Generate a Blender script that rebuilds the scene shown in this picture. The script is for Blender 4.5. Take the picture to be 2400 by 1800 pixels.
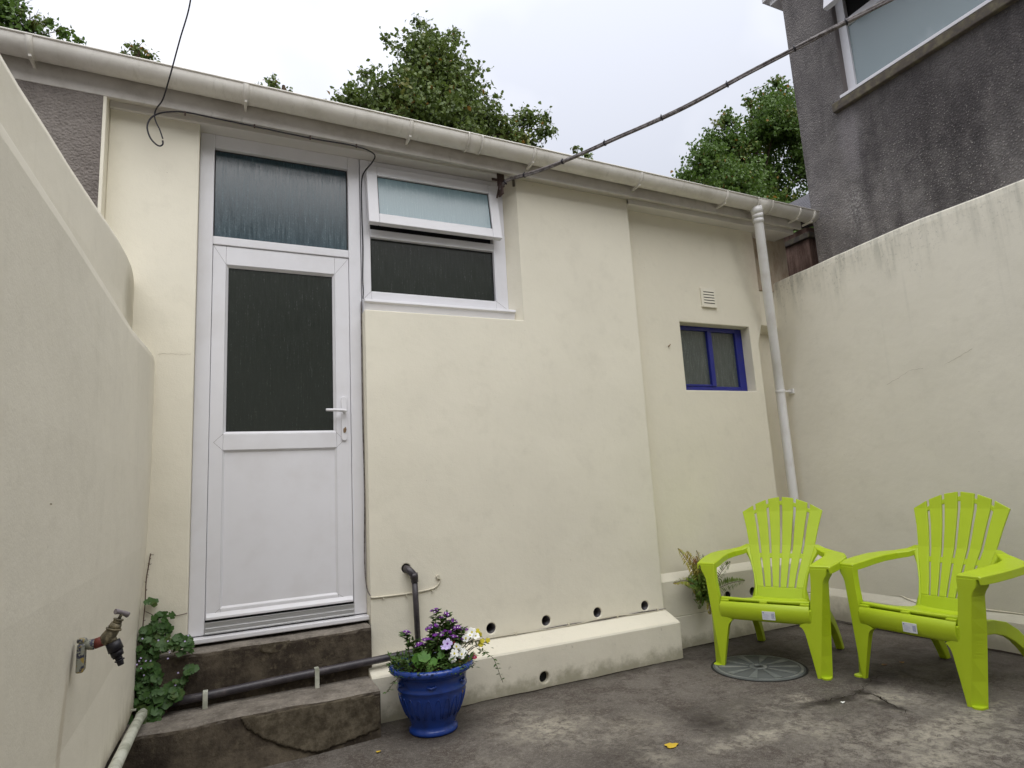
import bpy, bmesh, math, random
from mathutils import Vector, Matrix
random.seed(7)
for o in list(bpy.data.objects): bpy.data.objects.remove(o, do_unlink=True)
scene = bpy.context.scene
COL = scene.collection
R = math.radians

# ------------------------------------------------------------------ camera
YAW, PITCH, ROLL = 0.447709987, 0.161565739, -0.0572121638
cam_d = bpy.data.cameras.new("camera")
cam = bpy.data.objects.new("camera", cam_d); COL.objects.link(cam)
cam_d.sensor_width = 36.0; cam_d.sensor_fit = 'HORIZONTAL'; cam_d.lens = 21.9
cam_d.clip_start = 0.02; cam_d.clip_end = 600
_f = Vector((math.sin(YAW)*math.cos(PITCH), math.cos(YAW)*math.cos(PITCH), math.sin(PITCH)))
_r0 = Vector((math.cos(YAW), -math.sin(YAW), 0)); _u0 = _r0.cross(_f)
_r = math.cos(ROLL)*_r0 + math.sin(ROLL)*_u0
_u = -math.sin(ROLL)*_r0 + math.cos(ROLL)*_u0
cam.matrix_world = Matrix(((_r.x, _u.x, -_f.x, 0.11422), (_r.y, _u.y, -_f.y, -3.70832),
                           (_r.z, _u.z, -_f.z, 1.18213), (0, 0, 0, 1)))
scene.camera = cam

# ------------------------------------------------------------------ world: bright overcast
SUN_EL, SUN_AZ = R(60), R(188)
world = bpy.data.worlds.new("World"); scene.world = world; world.use_nodes = True
wn = world.node_tree; wn.nodes.clear()
wo = wn.nodes.new('ShaderNodeOutputWorld'); bg = wn.nodes.new('ShaderNodeBackground')
sky = wn.nodes.new('ShaderNodeTexSky'); sky.sky_type = 'NISHITA'; sky.sun_disc = False
sky.sun_elevation = SUN_EL; sky.sun_rotation = SUN_AZ
tc = wn.nodes.new('ShaderNodeTexCoord'); nz = wn.nodes.new('ShaderNodeTexNoise')
nz.inputs['Scale'].default_value = 2.6; nz.inputs['Detail'].default_value = 4
rp = wn.nodes.new('ShaderNodeValToRGB')
rp.color_ramp.elements[0].position = 0.40; rp.color_ramp.elements[0].color = (0.228, 0.236, 0.262, 1)
rp.color_ramp.elements[1].position = 0.63; rp.color_ramp.elements[1].color = (0.298, 0.302, 0.322, 1)
sc_ = wn.nodes.new('ShaderNodeMix'); sc_.data_type = 'RGBA'; sc_.blend_type = 'MULTIPLY'
sc_.inputs[0].default_value = 1.0; sc_.inputs[7].default_value = (9.9, 9.9, 9.9, 1)
mx = wn.nodes.new('ShaderNodeMix'); mx.data_type = 'RGBA'; mx.inputs[0].default_value = 0.94
# an overcast sky is brighter towards the zenith
sxyz = wn.nodes.new('ShaderNodeSeparateXYZ'); wn.links.new(tc.outputs['Generated'], sxyz.inputs[0])
mr = wn.nodes.new('ShaderNodeMapRange'); mr.inputs[1].default_value = 0; mr.inputs[2].default_value = 1
mr.inputs[3].default_value = 0.62; mr.inputs[4].default_value = 2.5; wn.links.new(sxyz.outputs[2], mr.inputs[0])
gm_ = wn.nodes.new('ShaderNodeMix'); gm_.data_type = 'RGBA'; gm_.blend_type = 'MULTIPLY'; gm_.inputs[0].default_value = 1.0
wn.links.new(tc.outputs['Generated'], nz.inputs['Vector']); wn.links.new(nz.outputs['Fac'], rp.inputs['Fac'])
wn.links.new(rp.outputs['Color'], gm_.inputs[6]); wn.links.new(mr.outputs[0], gm_.inputs[7]); wn.links.new(gm_.outputs[2], sc_.inputs[6]); wn.links.new(sky.outputs['Color'], mx.inputs[6])
wn.links.new(sc_.outputs[2], mx.inputs[7]); wn.links.new(mx.outputs[2], bg.inputs['Color'])
bg.inputs['Strength'].default_value = 0.1
wn.links.new(bg.outputs['Background'], wo.inputs['Surface'])

sun_d = bpy.data.lights.new("sun", 'SUN'); sun_d.energy = 1.5; sun_d.angle = R(85); sun_d.color = (1.0, 0.985, 0.955)
sun = bpy.data.objects.new("sun", sun_d); COL.objects.link(sun)
# direction the light comes from: behind the camera, a little to the left
sd = Vector((0.25*math.cos(SUN_EL), -0.97*math.cos(SUN_EL), math.sin(SUN_EL)))
sun.rotation_euler = sd.to_track_quat('Z', 'Y').to_euler()

vs = scene.view_settings
vs.view_transform = 'Standard'; vs.look = 'None'; vs.exposure = 1.2; vs.gamma = 1.0; vs.use_curve_mapping = False
scene.render.engine = 'CYCLES'
scene.cycles.max_bounces = 8; scene.cycles.diffuse_bounces = 5

# ------------------------------------------------------------------ materials
class NT:
    def __init__(s, name, base=(.5,.5,.5), rough=.6, spec=.4, metal=0.0):
        s.m = bpy.data.materials.new(name); s.m.use_nodes = True
        s.t = s.m.node_tree; s.b = s.t.nodes['Principled BSDF']
        s.b.inputs['Base Color'].default_value = (*base, 1); s.b.inputs['Roughness'].default_value = rough
        s.b.inputs['Specular IOR Level'].default_value = spec; s.b.inputs['Metallic'].default_value = metal
        s.co = s.t.nodes.new('ShaderNodeTexCoord').outputs['Object']
        s.h = None
    def link(s, a, b): s.t.links.new(a, b)
    def mapped(s, scale=(1,1,1), loc=(0,0,0)):
        n = s.t.nodes.new('ShaderNodeMapping'); n.inputs['Scale'].default_value = scale
        n.inputs['Location'].default_value = loc; s.link(s.co, n.inputs['Vector']); return n.outputs[0]
    def noise(s, scale, detail=4, rough=.55, vec=None, dist=0):
        n = s.t.nodes.new('ShaderNodeTexNoise'); n.inputs['Scale'].default_value = scale
        n.inputs['Detail'].default_value = detail; n.inputs['Roughness'].default_value = rough
        n.inputs['Distortion'].default_value = dist
        s.link(vec if vec is not None else s.co, n.inputs['Vector']); return n.outputs['Fac']
    def voro(s, scale, vec=None, feat='F1'):
        n = s.t.nodes.new('ShaderNodeTexVoronoi'); n.inputs['Scale'].default_value = scale; n.feature = feat
        s.link(vec if vec is not None else s.co, n.inputs['Vector']); return n.outputs['Distance'], n.outputs['Color']
    def ramp(s, fac, a, b, ca=(0,0,0), cb=(1,1,1), smooth=False):
        n = s.t.nodes.new('ShaderNodeValToRGB'); e = n.color_ramp.elements
        e[0].position = a; e[0].color = (*ca, 1); e[1].position = b; e[1].color = (*cb, 1)
        if smooth: n.color_ramp.interpolation = 'EASE'
        s.link(fac, n.inputs['Fac']); return n.outputs['Color']
    def range(s, v, a, b, c=0., d=1.):
        n = s.t.nodes.new('ShaderNodeMapRange'); n.inputs[1].default_value = a; n.inputs[2].default_value = b
        n.inputs[3].default_value = c; n.inputs[4].default_value = d; n.interpolation_type = 'SMOOTHSTEP'
        s.link(v, n.inputs[0]); return n.outputs[0]
    def math(s, op, a, b=None):
        n = s.t.nodes.new('ShaderNodeMath'); n.operation = op
        for i, v in enumerate((a, b)):
            if v is None: continue
            if isinstance(v, (int, float)): n.inputs[i].default_value = v
            else: s.link(v, n.inputs[i])
        n.use_clamp = op in ('MULTIPLY', 'ADD', 'SUBTRACT') and False
        return n.outputs[0]
    def mix(s, fac, a, b, mode='MIX'):
        n = s.t.nodes.new('ShaderNodeMix'); n.data_type = 'RGBA'; n.blend_type = mode; n.clamp_factor = True
        for i, v in ((0, fac), (6, a), (7, b)):
            if isinstance(v, (int, float)): n.inputs[i].default_value = v
            elif isinstance(v, tuple): n.inputs[i].default_value = (*v, 1)
            else: s.link(v, n.inputs[i])
        return n.outputs[2]
    def sep(s):
        n = s.t.nodes.new('ShaderNodeSeparateXYZ'); s.link(s.co, n.inputs[0]); return n.outputs
    def color(s, c): s.link(c, s.b.inputs['Base Color'])
    def rough(s, c): s.link(c, s.b.inputs['Roughness'])
    def blob(s, c, r0, r1, warp=.0, wscale=6, scale=(1,1,1)):
        """1 inside radius r0 of point c, 0 beyond r1, edge warped by noise"""
        n = s.t.nodes.new('ShaderNodeVectorMath'); n.operation = 'SUBTRACT'
        s.link(s.co, n.inputs[0]); n.inputs[1].default_value = c
        k = s.t.nodes.new('ShaderNodeVectorMath'); k.operation = 'MULTIPLY'
        s.link(n.outputs[0], k.inputs[0]); k.inputs[1].default_value = scale
        l = s.t.nodes.new('ShaderNodeVectorMath'); l.operation = 'LENGTH'; s.link(k.outputs[0], l.inputs[0])
        d = l.outputs['Value']
        if warp:
            w = s.math('MULTIPLY', s.math('SUBTRACT', s.noise(wscale, 5, .65), .5), warp)
            d = s.math('ADD', d, w)
        return s.range(d, r0, r1, 1., 0.)
    def bump(s, h, dist=.002, strength=1.):
        n = s.t.nodes.new('ShaderNodeBump'); n.inputs['Distance'].default_value = dist
        n.inputs['Strength'].default_value = strength; s.link(h, n.inputs['Height'])
        if s.h is not None: s.link(s.h, n.inputs['Normal'])
        s.h = n.outputs[0]; s.link(s.h, s.b.inputs['Normal'])

CREAM = (.765, .724, .605)
def plaster(name, base=CREAM, extra=None, dirt=.12, rough=.75, bs=1.):
    n = NT(name, base, rough, .25)
    big = n.noise(1.3, 5, .6); mid = n.noise(7, 6, .65)
    c = n.mix(n.ramp(big, .35, .7), tuple(v*.97 for v in base), tuple(min(v*1.04, 1) for v in base))
    c = n.mix(n.math('MULTIPLY', n.range(mid, .5, .75), dirt), c, (.40, .37, .29))
    sp = n.voro(9, n.mapped((1,1,1.0)))[0]
    c = n.mix(n.math('MULTIPLY', n.range(sp, .015, .035, 1, 0), .45), c, (.40, .34, .27))
    if extra: c = extra(n, c)
    n.color(c)
    n.bump(n.noise(160, 3, .6), .0010*bs, .7)
    n.bump(n.noise(28, 4, .6), .0025*bs, .5)
    n.bump(n.noise(4, 3, .5), .012, .45)
    return n.m

def damp_low(n, c, zb=0.0, zt=.14, col=(.27,.25,.17)):
    z = n.sep()[2]
    m = n.range(n.math('ADD', z, n.math('MULTIPLY', n.math('SUBTRACT', n.noise(9, 5, .7), .5), .22)), zb, zt, 1, 0)
    return n.mix(n.math('MULTIPLY', m, .75), c, col)

M = {}
M['plaster'] = plaster('cream_render')
M['recess'] = plaster('recess_render', (.745,.70,.575),
    lambda n, c: n.mix(n.math('MULTIPLY', n.blob((4.29,.0,2.95), .02, .20, .2, 9, (1,1,.45)), .35), c, (.36,.25,.19)))
def plinth_dirt(n, c):
    c = damp_low(n, c, 0.0, .11)
    return n.mix(n.math('MULTIPLY', n.range(n.noise(22, 6, .75), .60, .72), .4), c, (.25,.24,.17))
M['plinth'] = plaster('plinth_render', (.72,.68,.565), plinth_dirt)
def left_extra(n, c):
    c = n.mix(n.math('MULTIPLY', n.blob((-.285,-.22,2.17), .03, .26, .2, 8, (.3,1,.9)), .62), c, (.30,.27,.19))
    # rust-brown drip under the tap, damp near the base
    c = n.mix(n.math('MULTIPLY', n.blob((-.18,-1.83,.66), .010, .035, .03, 30, (.2,1,.16)), .35), c, (.34,.26,.15))
    x, y, z = n.sep()
    s = n.noise(3.2, 5, .6, n.mapped((1, 6, .6)))
    c = n.mix(n.math('MULTIPLY', n.range(s, .55, .8), .12), c, (.44,.42,.33))
    return damp_low(n, c, .26, .42, (.26,.22,.14))
M['left'] = plaster('left_wall_render', (.745,.705,.60), left_extra, bs=.6)
def right_extra(n, c):
    x, y, z = n.sep()
    streak = n.noise(11, 6, .7, n.mapped((1, 1.6, .16)))
    top = n.range(n.math('ADD', z, n.math('MULTIPLY', n.math('SUBTRACT', n.noise(5, 4, .6, n.mapped((1,1,.25))), .5), .9)), 2.45, 2.86)
    near = n.range(y, -1.6, -.2, .55, 1.)
    m = n.math('MULTIPLY', n.math('MULTIPLY', n.range(streak, .40, .66), top), near)
    c = n.mix(n.math('MULTIPLY', m, .52), c, (.22,.225,.18))
    speck = n.math('MULTIPLY', n.range(n.noise(38, 5, .75), .54, .66), n.math('MULTIPLY', top, near))
    c = n.mix(n.math('MULTIPLY', speck, .55), c, (.15,.155,.12))
    long = n.math('MULTIPLY', n.range(n.noise(4.5, 4, .55, n.mapped((1, 2.2, .10), (0,3,0))), .60, .72), n.range(z, 1.3, 2.7))
    c = n.mix(n.math('MULTIPLY', long, .18), c, (.33,.33,.27))
    return damp_low(n, c, 0.0, .20, (.28,.25,.19))
M['right'] = plaster('right_wall_render', (.785,.745,.635), right_extra, bs=.8)
M['stained'] = plaster('stained_render', (.50,.42,.32),
    lambda n, c: n.mix(n.range(n.noise(5, 5, .7, n.mapped((1.5,1,.5))), .42, .68), c, (.30,.21,.15)), .5)
M['groove'] = NT('groove_dirt', (.10,.085,.06), .9, .1).m
n = NT('white_upvc', (.74,.735,.765), .32, .5); n.bump(n.noise(300, 2, .5), .0003, .35)
n.color(n.mix(n.range(n.noise(4, 4, .6), .4, .75), (.74,.735,.765), (.69,.68,.70)))
M['upvc'] = n.m
n = NT('gutter_upvc', (.68,.65,.58), .45, .4)
g = n.noise(7, 6, .7, n.mapped((1, 1, 1))); st = n.noise(26, 5, .7, n.mapped((1, .3, .3)))
c = n.mix(n.range(g, .38, .72), (.72,.69,.635), (.61,.58,.52)); c = n.mix(n.math('MULTIPLY', n.range(st, .56, .72), .35), c, (.40,.38,.31))
n.color(c); M['gutter'] = n.m
n = NT('fascia_board', (.56,.535,.49), .55, .35)
c = n.mix(n.range(n.noise(5, 6, .7), .4, .7), (.55,.52,.48), (.44,.41,.37))
c = n.mix(n.math('MULTIPLY', n.range(n.noise(18, 6, .7, n.mapped((1, 1, .35))), .58, .74), .5), c, (.27,.25,.21))
n.color(c); M['fascia'] = n.m
M['pelmet'] = NT('pelmet_upvc', (.68,.655,.63), .4, .4).m
n = NT('threshold_aluminium', (.55,.55,.55), .35, .5, .7); M['alu'] = n.m
n = NT('rubber_gasket', (.02,.02,.022), .6, .3); M['black'] = n.m
def glass(name, base, base2=None, ior=1.6, lo=.0, hi=1., bmp=1.):
    n = NT(name, base, .22, .5); n.b.inputs['IOR'].default_value = ior
    st = n.noise(75, 5, .7, n.mapped((1.6, 1, .10))); dr = n.noise(230, 3, .7, n.mapped((1,1,.35)))
    k = n.math('ADD', n.math('MULTIPLY', st, .6), n.math('MULTIPLY', dr, .4))
    c = n.mix(n.range(k, .40, .72), base, base2 or tuple(v*1.7+.01 for v in base))
    n.color(c); n.rough(n.range(k, .3, .7, .12, .30))
    n.bump(st, .0010*bmp, .6); n.bump(dr, .0005*bmp, .6)
    return n.m
M['glass_door'] = glass('obscure_glass_dark', (.024,.028,.023), (.031,.037,.031), 1.45, bmp=.6)
M['glass_top'] = glass('obscure_glass_transom', (.012,.034,.046), (.035,.085,.108), 1.7, bmp=1.0)  # teal base stands in for reflected sky
M['glass_sash'] = glass('obscure_glass_sash', (.15,.235,.265), (.20,.30,.33), 1.7, bmp=.8)  # paler base, with the sky reflection put into the colour
M['glass_small'] = glass('obscure_glass_small', (.05,.06,.055), (.12,.14,.13), 1.6)
n = NT('neighbour_frosted_glass', (.40,.49,.51), .18, .5); n.b.inputs['IOR'].default_value = 1.8
n.b.inputs['Alpha'].default_value = .5; M['glass_frost'] = n.m
n = NT('blue_gloss_paint', (.012,.018,.19), .35, .5); n.bump(n.noise(60, 3, .6), .001, .5)
n.color(n.mix(n.range(n.noise(9,4,.6), .5, .8), (.012,.018,.20), (.02,.025,.12))); M['blue'] = n.m
n = NT('pvc_pipe_white', (.72,.70,.69), .35, .45)
n.color(n.mix(n.range(n.noise(6, 5, .6), .45, .75), (.77,.76,.75), (.68,.66,.63))); M['pipe_white'] = n.m
n = NT('pipe_grimy_white', (.52,.54,.46), .45, .4)
n.color(n.mix(n.range(n.noise(11, 5, .6), .42, .7), (.56,.57,.49), (.30,.31,.24))); M['pipe_grimy'] = n.m
n = NT('pvc_pipe_black', (.045,.04,.045), .42, .5)
n.color(n.mix(n.range(n.noise(14, 6, .7), .45, .75), (.04,.035,.042), (.095,.082,.085))); M['pipe_black'] = n.m
n = NT('cable_sheath_black', (.016,.014,.02), .5, .4); M['wire_black'] = n.m
n = NT('cable_grey', (.16,.14,.135), .6, .35)
n.color(n.mix(n.range(n.noise(40, 4, .7, n.mapped((1,1,1))), .4, .65), (.20,.18,.175), (.075,.062,.058))); M['cable_grey'] = n.m
M['cable_cream'] = NT('cable_painted_cream', (.60,.56,.45), .6, .3).m
n = NT('bracket_iron', (.07,.045,.04), .8, .3); n.bump(n.noise(90,4,.7), .002); M['iron'] = n.m

# concrete of the steps: brown algae-dark faces, paler worn treads
n = NT('step_concrete', (.2,.17,.14), .9, .2)
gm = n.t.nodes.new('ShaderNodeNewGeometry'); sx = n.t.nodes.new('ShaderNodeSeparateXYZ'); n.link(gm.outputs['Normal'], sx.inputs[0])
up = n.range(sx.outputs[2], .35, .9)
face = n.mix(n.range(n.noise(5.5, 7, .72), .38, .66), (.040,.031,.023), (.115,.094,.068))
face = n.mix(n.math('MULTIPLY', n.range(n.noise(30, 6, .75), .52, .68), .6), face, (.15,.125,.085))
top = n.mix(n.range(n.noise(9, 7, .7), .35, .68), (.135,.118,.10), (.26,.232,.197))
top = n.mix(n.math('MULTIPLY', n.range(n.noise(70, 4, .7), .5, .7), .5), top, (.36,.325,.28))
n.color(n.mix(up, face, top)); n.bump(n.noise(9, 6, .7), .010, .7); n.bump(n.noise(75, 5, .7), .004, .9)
M['step'] = n.m
n = NT('step_broken_concrete', (.2,.17,.14), .95, .15)
c = n.mix(n.range(n.noise(16, 7, .75), .35, .68), (.058,.047,.032), (.140,.118,.084))
c = n.mix(n.math('MULTIPLY', n.range(n.voro(34)[0], .12, .4, 1, 0), .45), c, (.05,.04,.025))
n.color(c); n.bump(n.noise(34, 6, .75), .006, .8); M['step_rough'] = n.m

# yard concrete
n = NT('yard_concrete', (.2,.19,.17), .88, .25)
def G(v): return v
a = n.noise(1.1, 7, .68, dist=.3); b = n.noise(5, 7, .7, dist=.4); f = n.noise(60, 5, .7); vf = n.noise(230, 2, .7)
c = n.mix(n.range(a, .36, .66), (.072,.060,.050), (.125,.109,.094))
c = n.mix(n.math('MULTIPLY', n.range(b, .46, .60), .85), c, (.060,.046,.037))
c = n.mix(n.math('MULTIPLY', n.range(n.noise(24, 8, .8), .50, .62), .42), c, (.21,.19,.16))
def patch(c, cen, r0, r1, col, amt, warp=.55, ws=5.5, sc=(1,1,0)):
    tex = n.range(n.noise(16, 9, .82, dist=.3), .44, .60)
    m = n.math('MULTIPLY', n.math('MULTIPLY', n.blob(cen, r0, r1, warp, ws, sc), tex), amt)
    return n.mix(m, c, col)
PALE = (.30,.275,.225)
for cen, r0, r1, am, sc in [((1.60,-.70,0), .05,.38,.85,(1,1,0)), ((1.75,-1.0,0), .02,.30,.6,(1,1,0)), ((1.84,-1.34,0), .03,.20,.6,(1,1,0)),
        ((2.30,-1.38,0), .02,.26,.8,(.45,1.5,0)), ((2.75,-1.75,0), .08,.36,.75,(.9,.8,0)), ((3.1,-1.95,0), .05,.42,.85,(.7,1,0)),
        ((3.35,-1.50,0), .03,.30,.6,(1,1,0)), ((2.62,-1.22,0), .02,.30,.7,(.7,1,0)), ((2.4,-1.75,0), .04,.25,.5,(1,1,0)), ((1.2,-1.0,0), .02,.2,.35,(1,1,0))]:
    c = patch(c, cen, r0, r1, PALE, am, sc=sc)
c = n.mix(n.math('MULTIPLY', n.range(f, .48, .66), .35), c, (.30,.28,.25))
c = n.mix(n.math('MULTIPLY', n.range(vf, .52, .62), .42), c, (.27,.25,.225))
c = n.mix(n.math('MULTIPLY', n.range(vf, .46, .38), .35), c, (.05,.045,.04))
# narrow worn pale bands, then dark damp stains, then grime and painted contact shade at the wall feet
for cen, r0, r1, am, sc in [((2.32,-1.40,0), .0,.20,.95,(.5,2.2,0)), ((2.62,-1.50,0), .0,.16,.8,(.8,1.4,0)), ((3.05,-1.80,0), .0,.26,.95,(.5,1.7,0)), ((2.75,-1.95,0), .0,.2,.9,(.8,1.2,0)),
        ((3.28,-1.42,0), .0,.20,.85,(1,1,0)), ((3.45,-1.75,0), .0,.25,.8,(.6,1.6,0)), ((1.62,-.78,0), .0,.26,.9,(.8,1.3,0)), ((2.9,-1.17,0), .0,.12,.8,(1.6,.8,0)), ((1.85,-1.36,0), .0,.12,.8,(1,1,0)), ((2.0,-1.0,0), .0,.25,.4,(1,1,0))]:
    tex = n.range(n.noise(21, 9, .82, dist=.4), .42, .58)
    m = n.math('MULTIPLY', n.math('MULTIPLY', n.blob(cen, r0, r1, .30, 9, sc), tex), am); c = n.mix(m, c, (.36,.33,.265))
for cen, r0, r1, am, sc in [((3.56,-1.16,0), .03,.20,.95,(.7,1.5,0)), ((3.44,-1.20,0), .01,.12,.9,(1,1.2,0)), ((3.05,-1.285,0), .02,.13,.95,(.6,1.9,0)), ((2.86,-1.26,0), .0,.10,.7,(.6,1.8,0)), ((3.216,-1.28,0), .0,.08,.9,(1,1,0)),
        ((3.16,-1.49,0), .0,.09,.85,(1.7,.55,0)), ((2.28,-1.18,0), .0,.16,.7,(1,.5,0)), ((3.8,-.95,0), .2,.75,.5,(1,1,0)), ((4.2,-1.3,0), .1,.6,.55,(1,1,0)), ((3.35,-.35,0), .1,.55,.55,(.6,1,0)),  # broad blobs darken the ground round chairs and pot
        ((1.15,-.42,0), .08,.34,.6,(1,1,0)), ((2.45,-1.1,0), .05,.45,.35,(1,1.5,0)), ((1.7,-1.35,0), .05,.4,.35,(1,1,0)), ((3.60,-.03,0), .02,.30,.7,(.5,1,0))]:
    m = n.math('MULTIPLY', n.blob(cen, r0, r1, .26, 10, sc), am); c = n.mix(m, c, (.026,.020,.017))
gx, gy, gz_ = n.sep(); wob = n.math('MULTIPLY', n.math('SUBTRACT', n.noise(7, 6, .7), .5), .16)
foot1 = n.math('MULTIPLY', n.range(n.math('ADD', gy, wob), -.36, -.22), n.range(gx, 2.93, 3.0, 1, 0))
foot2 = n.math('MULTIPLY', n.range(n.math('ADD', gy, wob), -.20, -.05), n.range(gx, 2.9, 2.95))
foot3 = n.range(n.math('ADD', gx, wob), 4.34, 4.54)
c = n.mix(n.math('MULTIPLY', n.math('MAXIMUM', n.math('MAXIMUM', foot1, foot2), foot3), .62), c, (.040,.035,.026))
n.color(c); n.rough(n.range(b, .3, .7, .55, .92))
n.bump(n.noise(2.6, 5, .6), .03, .5); n.bump(n.noise(16, 7, .75), .010, .8); n.bump(f, .003, .9)
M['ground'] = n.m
M['crack'] = NT('crack_soil', (.028,.022,.017), .95, .1).m

# pebbledash of the grey house
def dash(name, dark, light, scale=55, chips=True):
    n = NT(name, dark, .95, .15)
    vd, vc = n.voro(scale); v2, _ = n.voro(scale*.55)
    big = n.noise(1.4, 5, .6, n.mapped((1, 1.6, .7)))
    c = n.mix(n.range(big, .40, .68), dark, light)
    c = n.mix(n.math('MULTIPLY', n.range(n.noise(9, 6, .7), .45, .7), .5), c, tuple(v*.55 for v in dark))
    if chips:
        x, y, z = n.sep()
        corner = n.range(y, -1.1, -.25)
        low = n.range(z, 4.2, 3.3)
        k = n.math('MAXIMUM', corner, n.math('MULTIPLY', low, .8))
        dens = n.math('MULTIPLY', n.range(n.noise(3.2, 5, .65), .30, .55), n.math('ADD', n.math('MULTIPLY', k, .8), .22))
        chip = n.math('MULTIPLY', n.range(n.math('ADD', vd, n.noise(40, 2, .5)), .55, .78, 1, 0), dens)
        c = n.mix(n.math('MULTIPLY', corner, .72), c, (.205,.188,.180))
        c = n.mix(n.math('MULTIPLY', n.blob((4.8,-1.45,3.75), .25, 1.0, .5, 3, (0,.8,1.5)), .62), c, (.058,.051,.053))  # darker zone below the sill
        pm = n.math('MULTIPLY', n.range(n.noise(5, 7, .75), .46, .58), n.math('ADD', n.math('MULTIPLY', corner, .6), n.math('MULTIPLY', low, .4)))
        c = n.mix(n.math('MULTIPLY', pm, .45), c, (.30,.28,.26))
        c = n.mix(n.math('MULTIPLY', chip, .85), c, (.42,.39,.36))
        # washed-out pale runs below the end of the sill, then dark and pale streaks
        run = n.math('MULTIPLY', n.blob((4.8,-.66,3.86), .03, .15, .10, 9, (0,1,.30)), 1.)
        c = n.mix(n.math('MULTIPLY', run, .75), c, (.27,.25,.25))
        run2 = n.blob((4.8,-.62,3.25), .02, .16, .16, 12, (0,1,.5))
        c = n.mix(n.math('MULTIPLY', n.math('MULTIPLY', run2, n.range(n.noise(45,4,.7), .45, .6)), .7), c, (.42,.40,.38))
        stv = n.noise(6, 6, .65, n.mapped((1, 1.3, .22)))
        c = n.mix(n.math('MULTIPLY', n.range(stv, .46, .70), .42), c, (.042,.037,.040))
        stl = n.noise(7, 6, .65, n.mapped((1, 1.3, .25), (0, 5, 2)))
        c = n.mix(n.math('MULTIPLY', n.range(stl, .56, .72), .38), c, (.19,.17,.165))
    n.color(c)
    n.bump(n.math('ADD', n.math('MULTIPLY', vd, -1), n.math('MULTIPLY', n.noise(scale*2.2, 3, .6), .9)), .009, .8)
    n.bump(n.noise(7, 4, .6), .006, .3)
    return n.m
M['dash'] = dash('grey_pebbledash', (.108,.100,.098), (.200,.186,.180), 70)
M['dash_left'] = dash('grey_roughcast', (.185,.16,.145), (.24,.215,.195), 75, False)
n = NT('sill_concrete', (.12,.10,.08), .9, .2)
c = n.mix(n.range(n.noise(12, 6, .7), .4, .65), (.10,.085,.075), (.17,.15,.10)); c = n.mix(n.math('MULTIPLY', n.range(n.noise(25,5,.7), .58,.68), .5), c, (.16,.15,.04))
n.color(c); n.bump(n.noise(50, 5, .7), .004); M['sill'] = n.m
n = NT('smooth_grey_render', (.17,.15,.145), .9, .2); n.bump(n.noise(80, 4, .7), .002); M['reveal'] = n.m
n = NT('slate', (.06,.055,.065), .6, .4)
w = n.t.nodes.new('ShaderNodeTexWave'); w.wave_type = 'BANDS'; w.bands_direction = 'X'; w.inputs['Scale'].default_value = 3.2
n.link(n.co, w.inputs['Vector']); n.color(n.mix(n.range(n.noise(8,5,.7), .35,.7), (.045,.042,.05), (.10,.09,.10)))
n.bump(w.outputs['Fac'], .02, 1.); M['slate'] = n.m
n = NT('red_stone', (.2,.13,.1), .85, .2)
n.color(n.mix(n.range(n.noise(3.5, 6, .7, n.mapped((3.5,3.5,.5))), .38, .64), (.115,.070,.052), (.27,.175,.135))); n.bump(n.noise(24, 5, .7), .01); M['redstone'] = n.m

n = NT('lime_plastic', (.39,.52,.020), .42, .45)
n.color(n.mix(n.range(n.noise(3, 3, .5), .3, .7), (.40,.525,.014), (.43,.56,.017)))
n.b.inputs['Subsurface Weight'].default_value = 0.0
n.bump(n.noise(420, 2, .6), .0004, .6); M['lime'] = n.m
M['sticker'] = NT('sticker_paper', (.66,.67,.72), .5, .4).m
M['ink'] = NT('sticker_ink', (.14,.16,.32), .6, .3).m
M['ink_light'] = NT('sticker_ink_pale', (.40,.43,.55), .6, .3).m
n = NT('pot_blue_glaze', (.012,.045,.26), .22, .6)
n.color(n.mix(n.range(n.noise(9, 5, .65), .45, .72), (.012,.048,.27), (.010,.030,.15)))
n.bump(n.noise(30, 3, .5), .002, .35); M['pot'] = n.m
M['chip'] = NT('bare_clay', (.20,.13,.09), .8, .2).m
n = NT('potting_soil', (.025,.018,.012), .95, .1); n.bump(n.noise(60, 4, .7), .01); M['soil'] = n.m
n = NT('manhole_iron', (.13,.14,.13), .6, .4)
c = n.mix(n.range(n.noise(9, 6, .7), .4, .68), (.115,.128,.120), (.215,.225,.205)); c = n.mix(n.math('MULTIPLY', n.range(n.noise(28,5,.7), .55,.7), .6), c, (.30,.28,.23))
n.color(c); n.bump(n.noise(70, 4, .7), .003); M['manhole'] = n.m
M['manhole_dark'] = NT('manhole_groove', (.025,.025,.023), .8, .2).m
M['manhole_low'] = NT('manhole_recess', (.095,.103,.097), .75, .2).m
n = NT('tap_brass', (.17,.145,.10), .62, .4, .25)
c = n.mix(n.range(n.noise(60, 5, .7), .4, .65), (.10,.088,.06), (.24,.205,.13)); n.color(c); n.bump(n.noise(120, 4, .7), .002); M['brass'] = n.m
n = NT('tap_flaking_paint', (.3,.3,.25), .6, .4)
v = n.noise(70, 3, .7); c = n.mix(n.range(v, .44, .50), (.035,.035,.06), (.24,.245,.20)); c = n.mix(n.range(n.noise(85, 3, .6), .54, .60), c, (.30,.22,.06)); n.color(c); M['tap_paint'] = n.m
M['tap_red'] = NT('tap_red_band', (.15,.035,.025), .6, .35).m
M['tap_handle'] = NT('tap_worn_handle', (.20,.175,.19), .5, .4).m
M['hose'] = NT('hose_connector_plastic', (.012,.011,.016), .45, .4).m

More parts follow.
